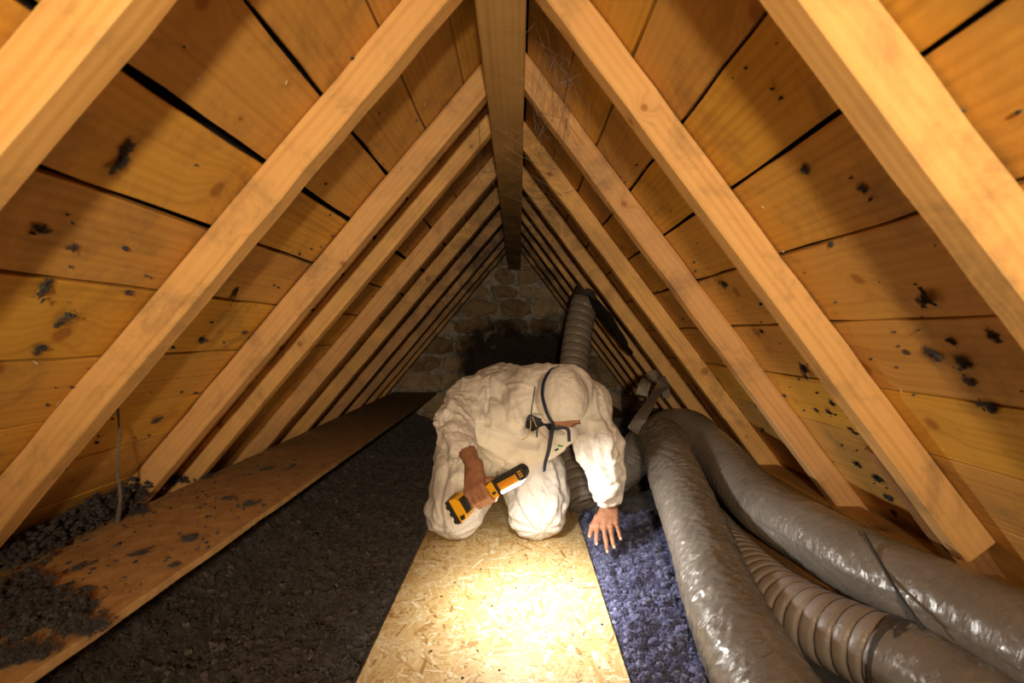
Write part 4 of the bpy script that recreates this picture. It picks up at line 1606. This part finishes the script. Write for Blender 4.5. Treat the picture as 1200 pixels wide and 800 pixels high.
for pl_, d_, am, wd_ in CR:
    q = [np.array(tuple(at(x_, y_, d_))) for x_, y_ in pl_]
    best_ = np.full(len(V), 9.0)
    for a_, b_ in zip(q[:-1], q[1:]):
        ab = (b_ - a_)[[0, 2]]
        r_ = V[:, [0, 2]] - a_[[0, 2]]
        t_ = np.clip((r_ @ ab) / (ab @ ab), 0, 1)
        best_ = np.minimum(best_, np.linalg.norm(r_ - t_[:, None] * ab, axis=1))
    best_ = best_ + .004 * perlin(V * 18)
    gate = (np.abs(V[:, 1] - d_) < .17) * np.clip(-N[:, 1] * 2.5, 0, 1)
    A_ = A_ + gate * am * np.clip(1 - best_ / (wd_ * 2.2), 0, 1) ** 1.3
V = V + N * A_[:, None]
V[:, 2] = np.maximum(V[:, 2], .0022)
V = relax(V, Q, 1, .25)
suit = obj('coverall', V, Q, M['suit'], None, True)
hang(suit, person)
tag(suit, 'white crumpled hooded coverall')

# dark shirt seen in the open collar
Sh = Field((-.08, 1.84, .34), (.20, 2.12, .64), .006)
Sh.cap(Vector((.03, 2.00, .50)), Vector((.10, 1.96, .44)), .075, .055, .03)
Sh.cap(Vector((.03, 1.97, .47)), Vector((.08, 1.965, .50)), .066, .060, .03)
V, Q = Sh.mesh()
N = vert_normals(V, Q)
V = V + N * (.006 * ridged(V * 22))[:, None]
hang(obj('shirt', V, Q, M['shirt'], None, True), person)
hang(strip('shirt_collar', [at(613, 488, 1.865), at(622, 489, 1.86), at(634, 494, 1.85)], [Vector((0, -.4, 1))] * 3, .022, .004, M['navy']), person)
# hood cords
hang(tube('drawcord', [at(627, 453, 1.84), at(625, 466, 1.835), at(623, 480, 1.83), at(622, 492, 1.83)], .0022, M['ink']), person)
hang(tube('drawcord', [at(622, 488, 1.83), at(621.5, 502, 1.83), at(618, 511, 1.835), at(612, 515, 1.84)], .0019, M['cord']), person)
hang(tube('drawcord', [at(624, 488, 1.83), at(629, 500, 1.82), at(636, 509, 1.815), at(644, 516, 1.81)], .0019, M['cord']), person)
hang(tube('drawcord', [at(633, 491, 1.82), at(630, 498, 1.815), at(629.5, 506, 1.815), at(629, 512, 1.82)], .0026, M['ink']), person)

# respirator under the face
mc = hd(0, .108, -.055)
vs, fs = [], []
nl, nm = 8, 20
for i in range(nl + 1):
    t0 = i / nl
    for j in range(nm):
        an = 2 * math.pi * j / nm
        rr = math.sin(t0 * math.pi / 2)
        ox, oy = .050 * rr * math.cos(an), .052 * rr * math.sin(an)
        hgt = .034 * math.cos(t0 * math.pi / 2) ** .8 - .018 * t0
        vs.append(mc + hs * ox + hu * oy + hf * hgt)
for i in range(nl):
    for j in range(nm):
        a, b = i * nm + j, i * nm + (j + 1) % nm
        fs.append((a, b, b + nm, a + nm))
resp = obj('respirator', vs, fs, M['mask'], None, True)
hang(resp, person)
tag(resp, 'white dust mask')
sm = ellipsoid('exhalation_valve', at(656, 507, 1.715), (.019, .006, .009), M['valve'], None, (Vector((.98, -.1, -.2)).normalized(), Vector((0, -1, .2)).normalized(), Vector((.2, .1, .97)).normalized()), 8, 16)
hang(sm, person)
# navy straps
sfront = [hd(.012, -.110, .020), hd(.030, -.085, .066), hd(.052, -.045, .088), hd(.066, .0, .082), hd(.074, .045, .050), hd(.068, .080, .010), hd(.055, .1, -.02)]


def on_hood(s, f, u, lift=.006):
    """push a point out onto the hood's ellipsoid"""
    v_ = Vector((s / .084, (f + .014) / .101, (u - .014) / .094)).normalized()
    return hd(v_.x * (.084 + lift), v_.y * (.101 + lift) - .014, v_.z * (.094 + lift) + .014)


# the person's right side is the viewer's left
sgn = 1 if hd(.05, 0, 0).x < HEAD.x else -1
path = [on_hood(sgn * s_, f_, u_) for s_, f_, u_ in ((.005, -.10, .05), (.030, -.085, .05), (.052, -.055, .055), (.064, -.015, .055), (.066, .03, .05), (.06, .06, .035), (.05, .085, .01))]
wd = [(p - HEAD).cross(hu.cross(hs) * .2 + Vector((0, 0, 1)) * .0 + (path[min(i + 1, 6)] - path[max(i - 1, 0)])) for i, p in enumerate(path)]
hang(strip('head_strap', path, wd, .013, .0025, M['navy']), person)
end = path[-1]
hang(strip('strap_tail', [end, at(646, 512, 1.73), at(643, 528, 1.745), at(639, 542, 1.76), at(638, 552, 1.78)], [Vector((1, 0, .1))] * 3 + [Vector((.8, .5, 0)), Vector((.6, .7, 0))], .013, .0022, M['navy']), person)
hang(strip('chin_strap', [end, at(651, 502, 1.71), at(660, 501, 1.70), at(666, 504, 1.70), at(667, 517, 1.73)],
           [Vector((0, -.3, 1))] * 3 + [Vector((.8, 0, .6)), Vector((1, 0, 0))], .011, .0022, M['navy']), person)
# small printed label on the chest flap
lb = strip('chest_label', [at(650, 527.5, 1.845), at(664, 517, 1.835)], [Vector((.3, -.3, 1))] * 2, .034, .0012, M['label_white'], None, 2)
hang(lb, person)
for nm_, a0, a1, wdt, mt in (('label_mark', at(654, 522.5, 1.838), at(660, 518, 1.835), .010, 'green'), ('label_mark', at(656.5, 523.2, 1.838), at(661.5, 519.8, 1.834), .008, 'green'),
                             ('label_mark', at(650, 527.5, 1.841), at(654.5, 525.5, 1.838), .007, 'ink')):
    o = strip(nm_, [a0 + Vector((0, -.003, 0)), a1 + Vector((0, -.003, 0))], [Vector((.3, -.3, 1))] * 2, wdt, .0008, M[mt], None, 2)
    o.parent = lb
    o.location = (0, 0, 0)

# ================================================================== THE WORK LAMP IN THE HAND
lamp = empty('handheld_lamp', tuple(LB))
tag(lamp, 'yellow and black cordless hand lamp with a glowing strip, gripped by the kneeling person', 'lamp')


def prism(name, prof, s0, s1, mat, bev=.002, label=None, seg=2):
    """outline in (along, up) extruded from s0 to s1 toward the viewer, edges rounded"""
    import bmesh
    bm = bmesh.new()
    a = [bm.verts.new(lam(x, u, s0)) for x, u in prof]
    b = [bm.verts.new(lam(x, u, s1)) for x, u in prof]
    bm.faces.new(a)
    bm.faces.new(b[::-1])
    n = len(prof)
    for i in range(n):
        bm.faces.new((a[i], b[i], b[(i + 1) % n], a[(i + 1) % n]))
    bmesh.ops.recalc_face_normals(bm, faces=bm.faces)
    if bev:
        bmesh.ops.bevel(bm, geom=bm.edges[:], offset=bev, segments=seg, affect='EDGES', profile=.6)
    me = bpy.data.meshes.new(name)
    bm.to_mesh(me)
    bm.free()
    me.materials.append(mat)
    for p in me.polygons:
        p.use_smooth = len(p.vertices) == 4 and p.area < 4e-5
    o = bpy.data.objects.new(name, me)
    sc.collection.objects.link(o)
    hang(o, lamp)
    return o


# battery: black slab at the foot with yellow upper shell
prism('battery', [(-.036, .036), (-.036, -.040), (-.019, -.043), (-.019, .039)], -.032, .032, M['black'], .003, seg=3)
for q in range(3):
    prism('battery_rib', [(-.039, .024 - .024 * q), (-.039, .012 - .024 * q), (-.033, .012 - .024 * q), (-.033, .024 - .024 * q)], -.026, .034, M['black'], .001)
prism('battery_shell', [(-.020, .037), (-.020, -.041), (.004, -.038), (.012, -.024), (.012, .018), (.002, .034)], -.031, .031, M['yellow'], .003, seg=3)
prism('release_button', [(-.012, -.022), (-.012, -.036), (.002, -.034), (.006, -.022)], -.02, .0335, M['black'], .001)
prism('foot', [(.008, .024), (.008, -.028), (.028, -.022), (.036, -.014), (.036, .016), (.026, .024)], -.024, .026, M['black'], .004, seg=3)
vv, ff, _ = sweep_vf([lam(.03, 0, 0), lam(.05, .001, 0), (lam(.09, .0, 0)), lam(.125, 0, 0)], lambda S_, T_, co: .0195 - .003 * np.sin(np.clip(S_ / .095, 0, 1) * math.pi), 20, .004, 6)
hang(obj('handle', vv, ff, M['yellow'], None, True), lamp)
vv, ff, _ = sweep_vf([lam(.035, .002, -.001), lam(.08, .002, -.001), lam(.112, .002, -.001)], lambda S_, T_, co: .0205 - .003 * np.sin(np.clip(S_ / .08, 0, 1) * math.pi) + .0006 * np.sin(S_ * 900), 20, .002, 6)
hang(obj('grip', vv, ff, M['black'], None, True), lamp)
prism('collar', [(.112, .020), (.112, -.020), (.122, -.026), (.142, -.024), (.142, .022), (.128, .024)], -.020, .022, M['yellow'], .003, seg=3)
prism('trigger_switch', [(.122, -.006), (.122, -.014), (.134, -.014), (.134, -.006)], .0, .0245, M['black'], .001)
prism('head_housing', [(.140, .024), (.140, -.018), (.235, -.018), (.246, -.010), (.250, .004), (.246, .017), (.236, .024)], -.019, .019, M['black'], .004, seg=3)
prism('bumper', [(.138, .025), (.138, -.024), (.147, -.024), (.147, .025)], -.0225, .0225, M['black'], .002)
prism('heat_sink', [(.150, .010), (.150, -.0175), (.218, -.0175), (.218, .010)], -.015, .0215, M['orange'], .0015)
for q in range(15):
    x = .1535 + q * .0043
    prism('sink_fin', [(x, .007), (x, -.013), (x + .0018, -.013), (x + .0018, .007)], .018, .0232, M['orange'], 0)
for q in range(3):
    for r_ in range(2):
        x, u = .2265 + r_ * .007, .013 - q * .0075
        prism('vent_slot', [(x, u), (x, u - .0045), (x + .0055, u - .0045), (x + .0055, u)], .015, .0205, M['orange'], .0005)
dif = prism('light_strip', [(.150, -.0150), (.150, -.0240), (.222, -.0240), (.222, -.0150)], -.0165, .0235, M['diffuser'], .0015)
tag(dif, 'glowing white light strip')
# what the strip gives off
ld = bpy.data.lights.new('strip_light', 'AREA')
ld.shape = 'RECTANGLE'
ld.size, ld.size_y = .07, .034
ld.energy = 6.4
ld.color = (1.0, .97, .90)
ld.spread = math.radians(172)
lo_ = bpy.data.objects.new('strip_light', ld)
sc.collection.objects.link(lo_)
mz = -le
mx = la
my = mz.cross(mx)
frame(lo_, lam(.186, -.0250, .0), mx, my, mz)
